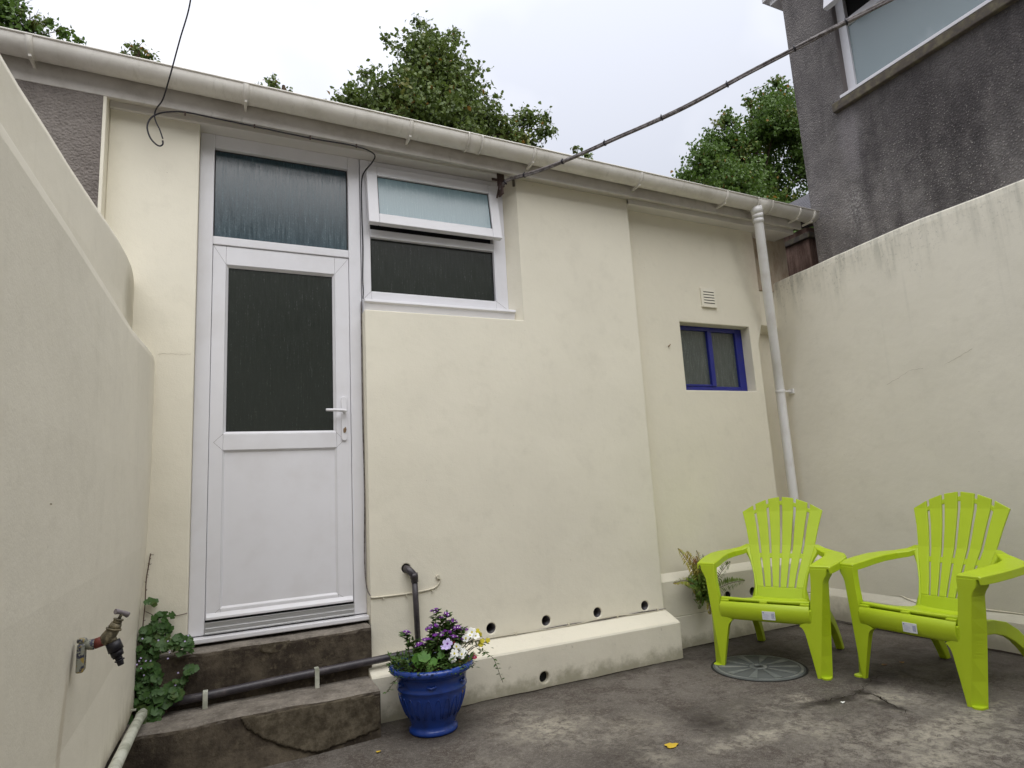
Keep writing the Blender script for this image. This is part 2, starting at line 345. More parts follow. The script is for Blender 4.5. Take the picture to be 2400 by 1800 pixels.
def leafmat(name, cols, rough=.5, transl=.25, scale=7):
    n = NT(name, cols[0], rough, .35)
    k = n.noise(scale, 3, .6); c = n.mix(n.range(k, .35, .55), cols[0], cols[1])
    c = n.mix(n.range(n.noise(scale*.37, 3, .6, n.mapped(loc=(3,1,7))), .58, .72), c, cols[2])
    n.color(c)
    tr = n.t.nodes.new('ShaderNodeBsdfTranslucent'); n.link(c, tr.inputs['Color'])
    ms = n.t.nodes.new('ShaderNodeMixShader'); ms.inputs[0].default_value = transl
    out = [x for x in n.t.nodes if x.type == 'OUTPUT_MATERIAL'][0]
    n.link(n.b.outputs[0], ms.inputs[1]); n.link(tr.outputs[0], ms.inputs[2]); n.link(ms.outputs[0], out.inputs['Surface'])
    return n.m
M['birch'] = leafmat('tree_leaf_green', [(.075,.118,.026), (.125,.175,.036), (.21,.21,.05)], .42, .30, 4.5)
M['sycamore'] = leafmat('tree_leaf_bright', [(.06,.115,.018), (.10,.175,.028), (.19,.20,.04)], .45, .30, 3)
M['leaf_orange'] = leafmat('tree_leaf_autumn', [(.22,.12,.02), (.30,.17,.03), (.20,.07,.02)], .5, .3, 9)
M['ivy'] = leafmat('creeper_leaf', [(.035,.088,.018), (.058,.125,.030), (.075,.115,.025)], .5, .2, 30)
M['fern'] = leafmat('fern_frond', [(.27,.33,.05), (.40,.34,.08), (.32,.15,.07)], .6, .25, 14)
M['fern_green'] = leafmat('fern_frond_green', [(.10,.19,.035), (.19,.27,.045), (.26,.26,.05)], .6, .25, 14)
M['herb'] = leafmat('pot_leaf', [(.045,.095,.02), (.075,.14,.03), (.10,.12,.03)], .5, .25, 25)
M['herb2'] = leafmat('pot_leaf_bright', [(.06,.17,.02), (.09,.22,.03), (.07,.15,.02)], .5, .25, 25)
M['dry'] = leafmat('dry_leaf', [(.22,.16,.04), (.17,.08,.03), (.12,.05,.03)], .7, .2, 30)
n = NT('bark', (.07,.05,.035), .9, .1); n.bump(n.noise(30, 5, .7), .01); M['bark'] = n.m
M['stem'] = NT('green_stem', (.09,.085,.035), .7, .2).m
M['stem_brown'] = NT('brown_stem', (.10,.06,.045), .8, .2).m
M['purple'] = NT('petal_purple', (.14,.022,.22), .6, .2).m
M['petal_white'] = NT('petal_white', (.80,.80,.76), .6, .2).m
M['petal_lilac'] = NT('petal_lilac', (.52,.44,.72), .6, .2).m
M['petal_yellow'] = NT('petal_yellow', (.58,.50,.04), .6, .2).m
M['petal_red'] = NT('petal_red', (.33,.02,.06), .6, .2).m
M['yellow_leaf'] = NT('fallen_leaf', (.55,.38,.04), .7, .2).m
M['bottle'] = NT('bottle_white', (.85,.85,.85), .4, .4).m
M['room'] = NT('room_pale_wall', (.42,.50,.52), .8, .2).m
M['dark_room'] = NT('dark_interior', (.02,.02,.02), .9, .1).m
M['brick_house'] = NT('rear_house_render', (.58,.57,.54), .85, .2).m
M['copper'] = NT('keyhole_metal', (.32,.22,.13), .4, .5, .6).m

# ------------------------------------------------------------------ mesh builder
class MB:
    def __init__(s): s.v = []; s.f = []; s.mi = []; s.sm = []
    def add(s, vs, fs, mi=0, sm=False):
        o = len(s.v); s.v += [tuple(v) for v in vs]
        for f in fs: s.f.append([i+o for i in f]); s.mi.append(mi); s.sm.append(sm)
        return s
    def box(s, x0, x1, y0, y1, z0, z1, mi=0):
        vs = [(x,y,z) for z in (z0,z1) for y in (y0,y1) for x in (x0,x1)]
        return s.add(vs, [(0,2,3,1),(4,5,7,6),(0,1,5,4),(2,6,7,3),(0,4,6,2),(1,3,7,5)], mi)
    def hexa(s, a, b, mi=0):     # two quads (same winding) joined
        return s.add(list(a)+list(b), [(3,2,1,0),(4,5,6,7),(0,1,5,4),(1,2,6,5),(2,3,7,6),(3,0,4,7)], mi)
    def prism(s, pts, axis, a, b, mi=0, sm=False):
        """closed 2-D outline pts extruded along axis from a to b"""
        def P(p, t):
            return {'x': (t,p[0],p[1]), 'y': (p[0],t,p[1]), 'z': (p[0],p[1],t)}[axis]
        n = len(pts); vs = [P(p, a) for p in pts]+[P(p, b) for p in pts]
        fs = [tuple(range(n))[::-1], tuple(range(n, 2*n))]
        s.add(vs, fs, mi)
        s.add(vs, [(i, (i+1)%n, n+(i+1)%n, n+i) for i in range(n)], mi, sm); return s
    def loft(s, secs, mi=0, sm=True, caps=True, closed=True):
        n = len(secs[0]); vs = [p for q in secs for p in q]; fs = []
        for k in range(len(secs)-1):
            for i in range(n if closed else n-1):
                j = (i+1) % n; fs.append((k*n+i, k*n+j, (k+1)*n+j, (k+1)*n+i))
        s.add(vs, fs, mi, sm)
        if caps and closed:
            s.add(secs[0], [tuple(range(n))[::-1]], mi); s.add(secs[-1], [tuple(range(n))], mi)
        return s
    def tube(s, pts, r, seg=10, mi=0, caps=True):
        pts = [Vector(p) for p in pts]; secs = []; n = len(pts)
        rs = r if isinstance(r, (list, tuple)) else [r]*n
        up = None
        for i, p in enumerate(pts):
            t = (pts[min(i+1, n-1)]-pts[max(i-1, 0)]).normalized()
            if up is None:
                up = t.orthogonal().normalized()
            up = (up - t*up.dot(t)).normalized(); w = t.cross(up)
            secs.append([tuple(p+(up*math.cos(2*math.pi*k/seg)+w*math.sin(2*math.pi*k/seg))*rs[i]) for k in range(seg)])
        return s.loft(secs, mi, True, caps)
    def lathe(s, prof, c=(0,0,0), seg=40, mi=0):
        vs = []; fs = []; n = len(prof)
        for k in range(seg):
            a = 2*math.pi*k/seg
            for r, z in prof: vs.append((c[0]+r*math.cos(a), c[1]+r*math.sin(a), c[2]+z))
        for k in range(seg):
            k2 = (k+1) % seg
            for i in range(n-1): fs.append((k*n+i, k2*n+i, k2*n+i+1, k*n+i+1))
        return s.add(vs, fs, mi, True)
    def mesh(s, name, mats):
        me = bpy.data.meshes.new(name); me.from_pydata(s.v, [], s.f)
        for m in (mats if isinstance(mats, (list, tuple)) else [mats]): me.materials.append(m)
        me.polygons.foreach_set('material_index', s.mi); me.polygons.foreach_set('use_smooth', s.sm)
        me.update(); return me
    def obj(s, name, mats, parent=None, bevel=0, seg=2, fix=True):
        me = s.mesh(name, mats)
        if fix:
            bm = bmesh.new(); bm.from_mesh(me)
            bmesh.ops.remove_doubles(bm, verts=bm.verts, dist=1e-5)
            bmesh.ops.recalc_face_normals(bm, faces=bm.faces); bm.to_mesh(me); bm.free()
        o = bpy.data.objects.new(name, me); COL.objects.link(o)
        if parent: o.parent = parent
        if bevel:
            b = o.modifiers.new('bevel', 'BEVEL'); b.width = bevel; b.segments = seg; b.limit_method = 'ANGLE'; b.angle_limit = R(40)
            if hasattr(b, 'harden_normals'): b.harden_normals = False
        return o

def thing(name, label, cat, group=None, loc=(0,0,0)):
    o = bpy.data.objects.new(name, None); COL.objects.link(o); o.location = loc
    o.empty_display_size = .1
    return tag(o, label, cat, group)
def tag(o, label=None, cat=None, group=None, kind=None):
    if label: o['label'] = label
    if cat: o['category'] = cat
    if group: o['group'] = group
    if kind: o['kind'] = kind
    return o
def cut(o, cutters):
    """cut the cutter meshes out of o, bake the result and delete the cutters"""
    for c in cutters:
        m = o.modifiers.new('cut', 'BOOLEAN'); m.operation = 'DIFFERENCE'; m.object = c; m.solver = 'EXACT'
    dg = bpy.context.evaluated_depsgraph_get(); dg.update()
    me = bpy.data.meshes.new_from_object(o.evaluated_get(dg), depsgraph=dg)
    o.modifiers.clear(); old = o.data; o.data = me; bpy.data.meshes.remove(old)
    for c in cutters: bpy.data.objects.remove(c, do_unlink=True)
def cyl_y(x, z, r, y0, y1, seg=24, tilt=0):
    return MB().tube([(x, y0, z), (x, y1, z+tilt)], r, seg).obj('cutter', M['black'])

def smooth_path(P, n=8):
    P = [Vector(p) for p in P]; out = []
    for i in range(len(P)-1):
        a, b, c, d = P[max(i-1,0)], P[i], P[i+1], P[min(i+2,len(P)-1)]
        for k in range(n):
            t = k/n; out.append(.5*((2*b)+(c-a)*t+(2*a-5*b+4*c-d)*t*t+(3*b-a-3*c+d)*t**3))
    out.append(P[-1]); return out
# ================================================================== GROUND
gb = MB()
gb.add([(-60,-60,0),(60,-60,0),(60,60,0),(-60,60,0)], [(0,1,2,3)])
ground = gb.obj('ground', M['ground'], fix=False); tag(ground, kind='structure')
def jag(pts, w, z=.0025, seg=7, jit=.012):
    """a thin irregular strip along a polyline on the ground"""
    P = []
    for (a, b) in zip(pts[:-1], pts[1:]):
        for k in range(seg):
            t = k/seg; P.append((a[0]+(b[0]-a[0])*t+random.uniform(-jit,jit), a[1]+(b[1]-a[1])*t+random.uniform(-jit,jit)))
    P.append(pts[-1]); vs = []; fs = []
    for i, p in enumerate(P):
        q = P[min(i+1, len(P)-1)]; o = P[max(i-1, 0)]
        d = Vector((q[0]-o[0], q[1]-o[1])).normalized(); nn = Vector((-d.y, d.x)); ww = w*random.uniform(.35, 1.2)*(math.sin(math.pi*(i+.6)/(len(P)+.2))+.25)
        vs += [(p[0]+nn.x*ww/2, p[1]+nn.y*ww/2, z), (p[0]-nn.x*ww/2, p[1]-nn.y*ww/2, z)]
        if i: k = 2*i; fs.append((k-2, k-1, k+1, k))
    return vs, fs
cr = MB()
for pts, w in [([(2.90,-1.25),(3.0,-1.27),(3.12,-1.285),(3.216,-1.28)], .005), ([(3.216,-1.28),(3.24,-1.36),(3.17,-1.50),(3.11,-1.63)], .0055),
               ([(3.216,-1.28),(3.3,-1.24),(3.42,-1.19),(3.6,-1.165)], .004), ([(3.24,-1.36),(3.20,-1.44)], .006),
               ([(1.30,-.243),(1.9,-.24),(2.6,-.238),(2.92,-.238)], .014), ([(2.93,-.058),(3.3,-.056),(3.9,-.056),(4.45,-.06)], .03),
               ([(4.48,-.12),(4.5,-.5),(4.52,-.95),(4.53,-1.6),(4.54,-2.4)], .035)]:
    cr.add(*jag(pts, w))
o = cr.obj('ground_crack', M['crack'], ground, fix=False)

# ================================================================== OUTBUILDING
ob = thing('outbuilding', 'long single storey cream rendered outbuilding with a white half glazed door and white gutter', 'building')
YB = -.089
# --- main projecting block, pier, recess
w = MB()
w.prism([(.905,-.02),(2.911,-.02),(2.911,3.30),(1.967,3.32),(1.967,2.274),(.905,2.274)], 'y', YB, .9)
wall = w.obj('main_wall', M['plaster'], ob)
MB().prism([(1.9668,YB+.004),(1.9668,.05),(1.9035,.05),(1.9035,.0005)], 'z', 2.2745, 3.30).obj('window_reveal', M['plaster'], ob)
cut(wall, [cyl_y(x, z, .031, -.2, .12) for x, z in [(1.623,.347),(1.997,.339),(2.376,.338),(2.755,.332)]] + [cyl_y(1.112, .748, .026, -.2, .0)])
bv = wall.modifiers.new('bevel', 'BEVEL'); bv.width = .006; bv.segments = 2; bv.limit_method = 'ANGLE'; bv.angle_limit = R(50)
for x, z in [(1.623,.347),(1.997,.339),(2.376,.338),(2.755,.332)]:
    t = MB(); N = 24
    secs = [[(x+r*math.cos(2*math.pi*k/N), y, z+r*math.sin(2*math.pi*k/N)) for k in range(N)] for r, y in ((.0305,-.078),(.0265,-.078),(.0265,.118))]
    t.loft(secs, caps=False); t.add(secs[-1], [tuple(range(N))])
    t.obj('dark_lining', M['pipe_black'], ob)  # dark lining added so the bare wall holes look shaded inside
# pier left of the door
MB().box(-.43, 0.0, YB, .5, -.02, 3.30).obj('pier', M['plaster'], ob, .005)
MB().box(-.447, -.4305, -.197, .0, 1.9, 3.335).obj('painted_return', M['plaster'], ob, .003)
# recess wall with chamfered corner
w = MB()
w.prism([(2.905,-.02),(4.205,-.02),(4.205,2.24),(4.285,2.46),(4.285,3.32),(2.905,3.32)], 'y', 0.0, .6)
rec = w.obj('recess_wall', M['recess'], ob)
KX0, KX1, KZ0, KZ1 = 3.383, 4.116, 1.833, 2.376
cut(rec, [MB().box(KX0, KX1, -.2, .35, KZ0, KZ1).obj('cutter', M['black'])])
bv = rec.modifiers.new('bevel', 'BEVEL'); bv.width = .006; bv.segments = 2; bv.limit_method = 'ANGLE'; bv.angle_limit = R(50)
MB().box(4.10, 4.62, .22, .62, -.02, 2.60).obj('corner_wall', M['recess'], ob, .004)
MB().hexa([(4.15,.112,2.46),(4.62,.112,2.42),(4.62,.30,2.36),(4.15,.30,2.36)], [(4.15,.112,2.752),(4.62,.112,2.752),(4.62,.30,2.752),(4.15,.30,2.752)]).obj('corner_pilaster', M['plaster'], ob, .006)
MB().box(4.12, 4.80, .100, .62, 2.7525, 3.36).obj('end_wall', M['stained'], ob, .004)
# plinths
p = MB().prism([(-.232,-.02),(-.232,.222),(-.226,.232),(-.088,.287),(-.04,.287),(-.04,-.02)], 'x', .872, 2.922).obj('plinth', M['plinth'], ob)
cut(p, [cyl_y(1.887, .058, .032, -.4, -.12)])
bv = p.modifiers.new('bevel', 'BEVEL'); bv.width = .006; bv.segments = 2; bv.limit_method = 'ANGLE'; bv.angle_limit = R(50)
MB().tube([(1.887,-.232,.058),(1.887,-.14,.058)], .0335, 20).obj('dark_lining', M['dark_room'], ob)  # dark plug added to keep the plinth hole dark
bpy.data.objects['dark_lining.004'].location.y = .035
p = MB().prism([(-.047,.216),(-.047,.455),(-.040,.464),(-.001,.506),(.02,.506),(.02,.216)], 'x', 2.912, 4.215).prism([(-.047,.216),(-.047,.455),(-.040,.464),(.10,.520),(.24,.506),(.24,.216)], 'x', 4.2155, 4.60).box(2.912, 4.60, -.053, .20, -.02, .212).obj('plinth', M['plinth'], ob)
cut(p, [cyl_y(3.778, .297, .031, -.2, .1), cyl_y(3.529, .296, .031, -.2, .1)])
bv = p.modifiers.new('bevel', 'BEVEL'); bv.width = .007; bv.segments = 2; bv.limit_method = 'ANGLE'; bv.angle_limit = R(50)
for x in (3.778, 3.529):
    t = MB(); N = 20
    secs = [[(x+r*math.cos(2*math.pi*k/N), y, .2965+r*math.sin(2*math.pi*k/N)) for k in range(N)] for r, y in ((.0305,-.04),(.0265,-.04),(.0265,.098))]
    t.loft(secs, caps=False); t.add(secs[-1], [tuple(range(N))]); t.obj('dark_lining', M['pipe_black'], ob)  # same added dark lining for the recess plinth holes
# dark core closing the void behind door and window, back wall and roof
MB().box(0.0, .905, .13, .9, -.02, 3.30).box(.905, 1.905, .13, .9, 2.2745, 3.30).obj('interior', M['dark_room'], ob)
MB().hexa([(-3.0,-.262,3.52),(5.15,-.262,3.352),(5.15,3.4,4.20),(-3.0,3.4,4.30)],
          [(-3.0,-.262,3.548),(5.15,-.262,3.38),(5.15,3.4,4.23),(-3.0,3.4,4.33)]).obj('roof', M['slate'], ob)
MB().box(-3.0, 5.09, .9005, 3.2, -.02, 3.55).obj('rear_wall', M['brick_house'], ob)
# --- eaves: fascia, pelmet board, soffit (all fall slightly to the right)
def zt(x): return 3.437-.021*x
def zfb(x): return 3.284-.012*x
def zpb(x): return 3.285 if x < 2 else 3.243-.013*(x-2.9)
xa, xb = -1.9, 4.66
MB().hexa([(xa,-.20,zfb(xa)),(xb,-.20,zfb(xb)),(xb,-.178,zfb(xb)),(xa,-.178,zfb(xa))],
          [(xa,-.20,zt(xa)+.03),(xb,-.20,zt(xb)+.03),(xb,-.178,zt(xb)+.03),(xa,-.178,zt(xa)+.03)]).obj('fascia', M['fascia'], ob, .003)
MB().hexa([(xa,-.1775,zfb(xa)+.03),(xb,-.1775,zfb(xb)+.03),(xb,.9,zfb(xb)+.045),(xa,.9,zfb(xa)+.045)],
          [(xa,-.1775,zfb(xa)+.05),(xb,-.1775,zfb(xb)+.05),(xb,.9,zfb(xb)+.08),(xa,.9,zfb(xa)+.08)]).obj('soffit', M['fascia'], ob)
for x0, x1, yb in ((-.4295, 1.93, .02), (2.915, 4.665, .105)):
    q = MB().hexa([(x0,-.112,zpb(x0)),(x1,-.112,zpb(x1)),(x1,-.094,zpb(x1)),(x0,-.094,zpb(x0))],
              [(x0,-.112,3.345),(x1,-.112,3.33),(x1,-.094,3.33),(x0,-.094,3.345)])
    dz = .008 if x0 < 0 else .012
    q.hexa([(x0,-.0938,zpb(x0)+.001),(x1,-.0938,zpb(x1)+.001),(x1,yb,zpb(x1)+dz),(x0,yb,zpb(x0)+dz)],
              [(x0,-.0938,zpb(x0)+.014),(x1,-.0938,zpb(x1)+.014),(x1,yb,zpb(x1)+dz+.014),(x0,yb,zpb(x0)+dz+.014)])
    q.obj('pelmet_board', M['pelmet'], ob, .002)
# --- gutter (half round run of lengths), union brackets
def gsec(x, k=1.0, lip=.004, grow=0.0):
    cy, r = -.272, .066+grow; z0 = zt(x); pts = []
    out = [(cy + r*math.cos(a)*1.0, z0 - .004 - (r*1.05)*math.sin(a)**.85 if 0 < a < math.pi else z0-.004) for a in [math.pi*(1-i/16) for i in range(17)]]
    rr = r-.0035
    inn = [(cy + rr*math.cos(a), z0-.004-(rr*1.02)*max(math.sin(a),0)**.85 + .0) for a in [math.pi*i/16 for i in range(17)]]
    out = [(cy-r, z0+.006)] + out + [(cy+r, z0+.006)]
    inn = [(cy+rr, z0+.006)] + inn + [(cy-rr, z0+.006)]
    return [(x, p[0], p[1]) for p in out+inn]
g = MB(); g.loft([gsec(x) for x in (-1.9, 0, 1.5, 3.0, 4.73)])
g.tube([(x, -.3395, zt(x)+.004) for x in (-1.9, 0, 1.5, 3.0, 4.73)], .0058, 8)
gut = g.obj('gutter', M['gutter'], ob)
for x, wd in ((-.738,.03),(.227,.03),(1.157,.022),(1.578,.095),(2.005,.022),(2.88,.022),(3.703,.022),(4.105,.16),(4.506,.022),(4.676,.028)):
    b = MB(); b.loft([gsec(x-wd/2, grow=.004), gsec(x+wd/2, grow=.004)])
    if wd > .08:
        b.loft([gsec(x-wd/2-.004, grow=.008), gsec(x-wd/2+.006, grow=.008)]); b.loft([gsec(x+wd/2-.006, grow=.008), gsec(x+wd/2+.004, grow=.008)])
    b.box(x-.012, x+.012, -.338, -.205, zt(x)+.0065, zt(x)+.0095)
    b.box(x-.007, x+.007, -.30, -.2005, zt(x)-.085, zt(x)-.070) if wd < .08 else None
    b.obj('gutter_union' if wd > .08 else 'gutter_bracket', M['gutter'], gut)
# --- downpipe, leaning back from the gutter outlet to the corner
dp = MB().tube(smooth_path([(4.06,-.28,3.235),(4.072,-.2696,3.16),(4.14,-.211,2.90),(4.33,-.047,2.2),(4.43,.040,1.845),(4.455,.0613,1.2),(4.475,.078,.50)], 5), .037, 24).obj('downpipe', M['pipe_white'], ob)
MB().tube([(4.045,-.285,3.30),(4.057,-.282,3.245)], [.050,.044], 24).tube([(4.057,-.282,3.25),(4.0625,-.277,3.215)], .0445, 24).tube([(4.0626,-.277,3.214),(4.068,-.272,3.175)], .042, 24).obj('outlet_collar', M['pipe_white'], dp)
MB().tube([(4.4285,.0385,1.856),(4.4315,.0415,1.832)], .041, 24).box(4.47, 4.572, .040, .052, 1.838, 1.852).box(4.560, 4.5795, .022, .068, 1.825, 1.866).obj('pipe_clip', M['pipe_white'], dp, .002)

# --- door and its frame
fr = MB(); FY0, FY1 = 0.0, .07
fr.box(0.0008, .076, FY0, FY1, .5185, 3.292); fr.box(.832, .904, FY0, FY1, .5185, 3.292)
fr.box(.0762, .8318, FY0, FY1, 3.21, 3.292); fr.box(.0762, .8318, FY0, FY1, 2.622, 2.671)
frame = fr.obj('door_frame', M['upvc'], ob, .004)
def bead(x0, x1, z0, z1, y0, y1, w=.014):
    """sloping glazing bead round an opening"""
    b = MB(); a = [(x0,z0),(x1,z0),(x1,z1),(x0,z1)]; c = [(x0+w,z0+w),(x1-w,z0+w),(x1-w,z1-w),(x0+w,z1-w)]
    for i in range(4):
        j = (i+1) % 4
        b.add([(a[i][0],y0,a[i][1]),(a[j][0],y0,a[j][1]),(c[j][0],y1,c[j][1]),(c[i][0],y1,c[i][1])], [(0,1,2,3)])
    return b
def gasket(x0, x1, z0, z1, y, w=.004):
    b = MB(); b.box(x0,x1,y-.002,y,z0,z0+w).box(x0,x1,y-.002,y,z1-w,z1).box(x0,x0+w,y-.002,y,z0+w,z1-w).box(x1-w,x1,y-.002,y,z0+w,z1-w); return b
def pane(x0, x1, z0, z1, y, mat, parent, name='glass_pane'):
    o = MB().box(x0, x1, y, y+.012, z0, z1).obj(name, mat, parent); return o
pane(.0765, .8315, 2.6715, 3.2095, .030, M['glass_top'], frame, 'transom_pane')
gasket(.0765, .8315, 2.6715, 3.2095, .0298, .006).obj('pane_gasket', M['black'], frame)
MB().box(.0, .905, -.058, .07, .489, .5135).obj('door_sill', M['upvc'], ob, .005)
ts = MB().box(.0765, .8315, -.010, .065, .522, .552).box(.0765, .8315, -.018, -.0105, .522, .530).box(.0765, .8315, .000, .06, .5525, .578).obj('threshold', M['alu'], ob, .002)
MB().box(.0765,.8315,.014,.06,.5785,.5875).obj('threshold_gap', M['black'], ob)
# leaf: frame with two mitred openings
def framepiece(b, x0, x1, z0, z1, w, y0, y1):
    """four mitred members with hairline grooves at the mitres"""
    e = .0006
    for q in ([(x0,z0),(x1,z0),(x1-w,z0+w),(x0+w,z0+w)], [(x1,z0),(x1,z1),(x1-w,z1-w),(x1-w,z0+w)],
              [(x1,z1),(x0,z1),(x0+w,z1-w),(x1-w,z1-w)], [(x0,z1),(x0,z0),(x0+w,z0+w),(x0+w,z1-w)]):
        cx = sum(p[0] for p in q)/4; cz = sum(p[1] for p in q)/4
        b.prism([(p[0]+(cx-p[0])*.0015, p[1]+(cz-p[1])*.0015) for p in q], 'y', y0, y1)
door = MB()
LX0, LX1, LZ0, LZ1 = .0778, .8302, .588, 2.6195
y0, y1 = .008, .06
door.box(LX0, .146, y0, y1, LZ0, LZ1); door.box(.746, LX1, y0, y1, LZ0, LZ1)
door.box(.1462, .7458, y0, y1, 2.510, LZ1); door.box(.1462, .7458, y0, y1, LZ0, .638)
door.box(.1462, .7458, y0, y1, 1.458, 1.547)
leaf = door.obj('door_leaf', M['upvc'], ob, .003)
bead(.146, .746, 1.547, 2.510, .0085, .026).obj('glazing_bead', M['upvc'], leaf, fix=False)
gasket(.158, .734, 1.559, 2.498, .027, .005).obj('pane_gasket', M['black'], leaf)
pane(.15, .742, 1.552, 2.505, .0272, M['glass_door'], leaf)
bead(.146, .746, .638, 1.458, .0085, .020, .010).obj('panel_bead', M['upvc'], leaf, fix=False)
MB().box(.150, .742, .0202, .04, .642, 1.454).obj('lower_panel', M['upvc'], leaf)
# mitre hairlines on the leaf (real shallow grooves drawn as dark slivers)
mt = MB()
for (ax, az, bx, bz) in [(.082,2.614,.146,2.51),(.826,2.614,.746,2.51),(.082,.59,.146,.638),(.826,.59,.746,.638),
                         (.146,1.547,.100,1.502),(.146,1.458,.100,1.502),(.746,1.547,.79,1.502),(.746,1.458,.79,1.502)]:
    d = Vector((bx-ax, bz-az)).normalized(); nx, nz_ = -d.y*.0006, d.x*.0006
    mt.add([(ax+nx,.0075,az+nz_),(bx+nx,.0075,bz+nz_),(bx-nx,.0075,bz-nz_),(ax-nx,.0075,az-nz_)], [(0,1,2,3)])
mt.obj('mitre_line', M['reveal'], leaf, fix=False)
MB().prism([(-.014,.592),(-.014,.604),(.0075,.622),(.0075,.592)], 'x', .082, .826).obj('drip_bar', M['upvc'], leaf, .002)
# handle: back plate, lever, keyhole
h = MB()
def stadium(cx, z0, z1, r, n=8):
    return [(cx+r*math.cos(a), z1-r+r*math.sin(a)) for a in [math.pi*i/n for i in range(n+1)]] + \
           [(cx+r*math.cos(a), z0+r+r*math.sin(a)) for a in [math.pi+math.pi*i/n for i in range(n+1)]]
h.prism(stadium(.790, 1.497, 1.757, .0155), 'y', -.004, .0078)
h.tube([(.790,-.003,1.668),(.790,-.040,1.668),(.775,-.046,1.669),(.735,-.047,1.671),(.680,-.046,1.672)], [.010,.010,.0095,.009,.008], 12)
hd = h.obj('handle', M['upvc'], leaf, .002)
MB().prism(stadium(.790, 1.542, 1.570, .006), 'y', -.007, -.0042).prism([(.796,1.545),(.801,1.560),(.797,1.574),(.792,1.576)], 'y', -.012, -.0072).obj('keyhole', M['copper'], leaf)

# --- window: frame, fixed pane below, top-hung sash standing open
wf = MB()
WX0, WX1, WZ0, WZ1 = .9085, 1.903, 2.357, 3.291
wf.box(WX0, .966, -.002, .07, WZ0, WZ1); wf.box(1.812, WX1, -.002, .07, WZ0, WZ1)
wf.box(.9662, 1.8118, -.002, .07, WZ0, 2.420); wf.box(.9662, 1.8118, -.002, .07, 2.775, 2.828); wf.box(.9662, 1.8118, -.002, .07, 3.222, WZ1)
win = wf.obj('window', M['upvc'], ob, .004)
pane(.9665, 1.8115, 2.4205, 2.7745, .026, M['glass_door'], win)
gasket(.9665, 1.8115, 2.4205, 2.7745, .0258, .005).obj('pane_gasket', M['black'], win)
MB().box(.9664, 1.8116, .045, .069, 2.8285, 3.2215).obj('frame_gap', M['black'], win)
s = MB(); SX0, SX1, SH = .940, 1.842, .405
s.box(SX0, SX0+.066, -.045, -.003, -SH, 0); s.box(SX1-.066, SX1, -.045, -.003, -SH, 0)
s.box(SX0+.0662, SX1-.0662, -.045, -.003, -.066, 0); s.box(SX0+.0662, SX1-.0662, -.045, -.003, -SH, -SH+.066)
sash = s.obj('opening_sash', M['upvc'], win, .004)
MB().box(SX0+.0665, SX1-.0665, -.030, -.012, -SH+.0665, -.0665).obj('sash_pane', M['glass_sash'], win)
gasket(SX0+.0665, SX1-.0665, -SH+.0665, -.0665, -.0302, .005).obj('sash_gasket', M['black'], win)
for nm in ('opening_sash', 'sash_pane', 'sash_gasket'):
    q = bpy.data.objects[nm]; q.location = (0, .004, 3.232); q.rotation_euler = (-math.atan2(.055, SH), 0, 0)
MB().prism([(.02,2.3555),(-.062,2.350),(-.065,2.333),(-.052,2.328),(-.034,2.2755),(.02,2.2755)], 'x', .908, 1.925).obj('window_sill', M['upvc'], ob, .003)
ml = MB()
for (ax, az, bx, bz) in [(WX0+.002,WZ0+.002,.966,2.420),(WX1-.002,WZ0+.002,1.812,2.420)]:
    d = Vector((bx-ax, bz-az)).normalized(); nx, nz_ = -d.y*.0007, d.x*.0007
    ml.add([(ax+nx,-.0026,az+nz_),(bx+nx,-.0026,bz+nz_),(bx-nx,-.0026,bz-nz_),(ax-nx,-.0026,az-nz_)], [(0,1,2,3)])
ml.obj('mitre_line', M['reveal'], win, fix=False)

# --- small blue window
sw = MB(); y0, y1 = .090, .14
sw.box(KX0+.001, 3.425, y0, y1, KZ0+.001, KZ1-.001); sw.box(4.040, KX1-.001, y0, y1, KZ0+.001, KZ1-.001)
sw.box(3.4252, 4.0398, y0, y1, KZ0+.001, 1.881); sw.box(3.4252, 4.0398, y0, y1, 2.340, KZ1-.001)
small = sw.obj('small_window', M['blue'], ob, .004)
MB().box(3.728, 3.772, y0-.010, y1, 1.8812, 2.3398).box(3.4255, 3.7278, y0-.006, y1, 1.8812, 1.896).obj('mullion', M['blue'], small, .003)
pane(3.4255, 3.7278, 1.8962, 2.3396, y0+.015, M['glass_small'], small)
pane(3.7722, 4.0396, 1.8812, 2.3396, y0+.022, M['glass_small'], small)
# --- air vent
av = MB().box(3.622, 3.780, -.014, -.0005, 2.512, 2.675).obj('air_vent', M['plaster'], ob, .003)
lv = MB(); lc = MB()
for i in range(5):
    z = 2.550+i*.023
    lv.prism([(-.018,z),(-.0145,z+.017),(-.0142,z)], 'x', 3.645, 3.755); lc.box(3.645, 3.755, -.0156, -.0142, z-.006, z-.0002)
lv.obj('louvre', M['plaster'], av); lc.obj('vent_slot', M['black'], av)
MB().box(3.628, 3.774, -.019, -.0145, 2.512, 2.520).obj('vent_drip', M['plaster'], av)
# rust stump of a hook, wall plugs
tag(MB().tube([(3.246,.001,2.172),(3.246,-.012,2.172),(3.250,-.016,2.179),(3.256,-.014,2.184)], .004, 8).obj('wall_hook', M['copper']), 'small rusty hook stump in the recess wall left of the blue window', 'hook')

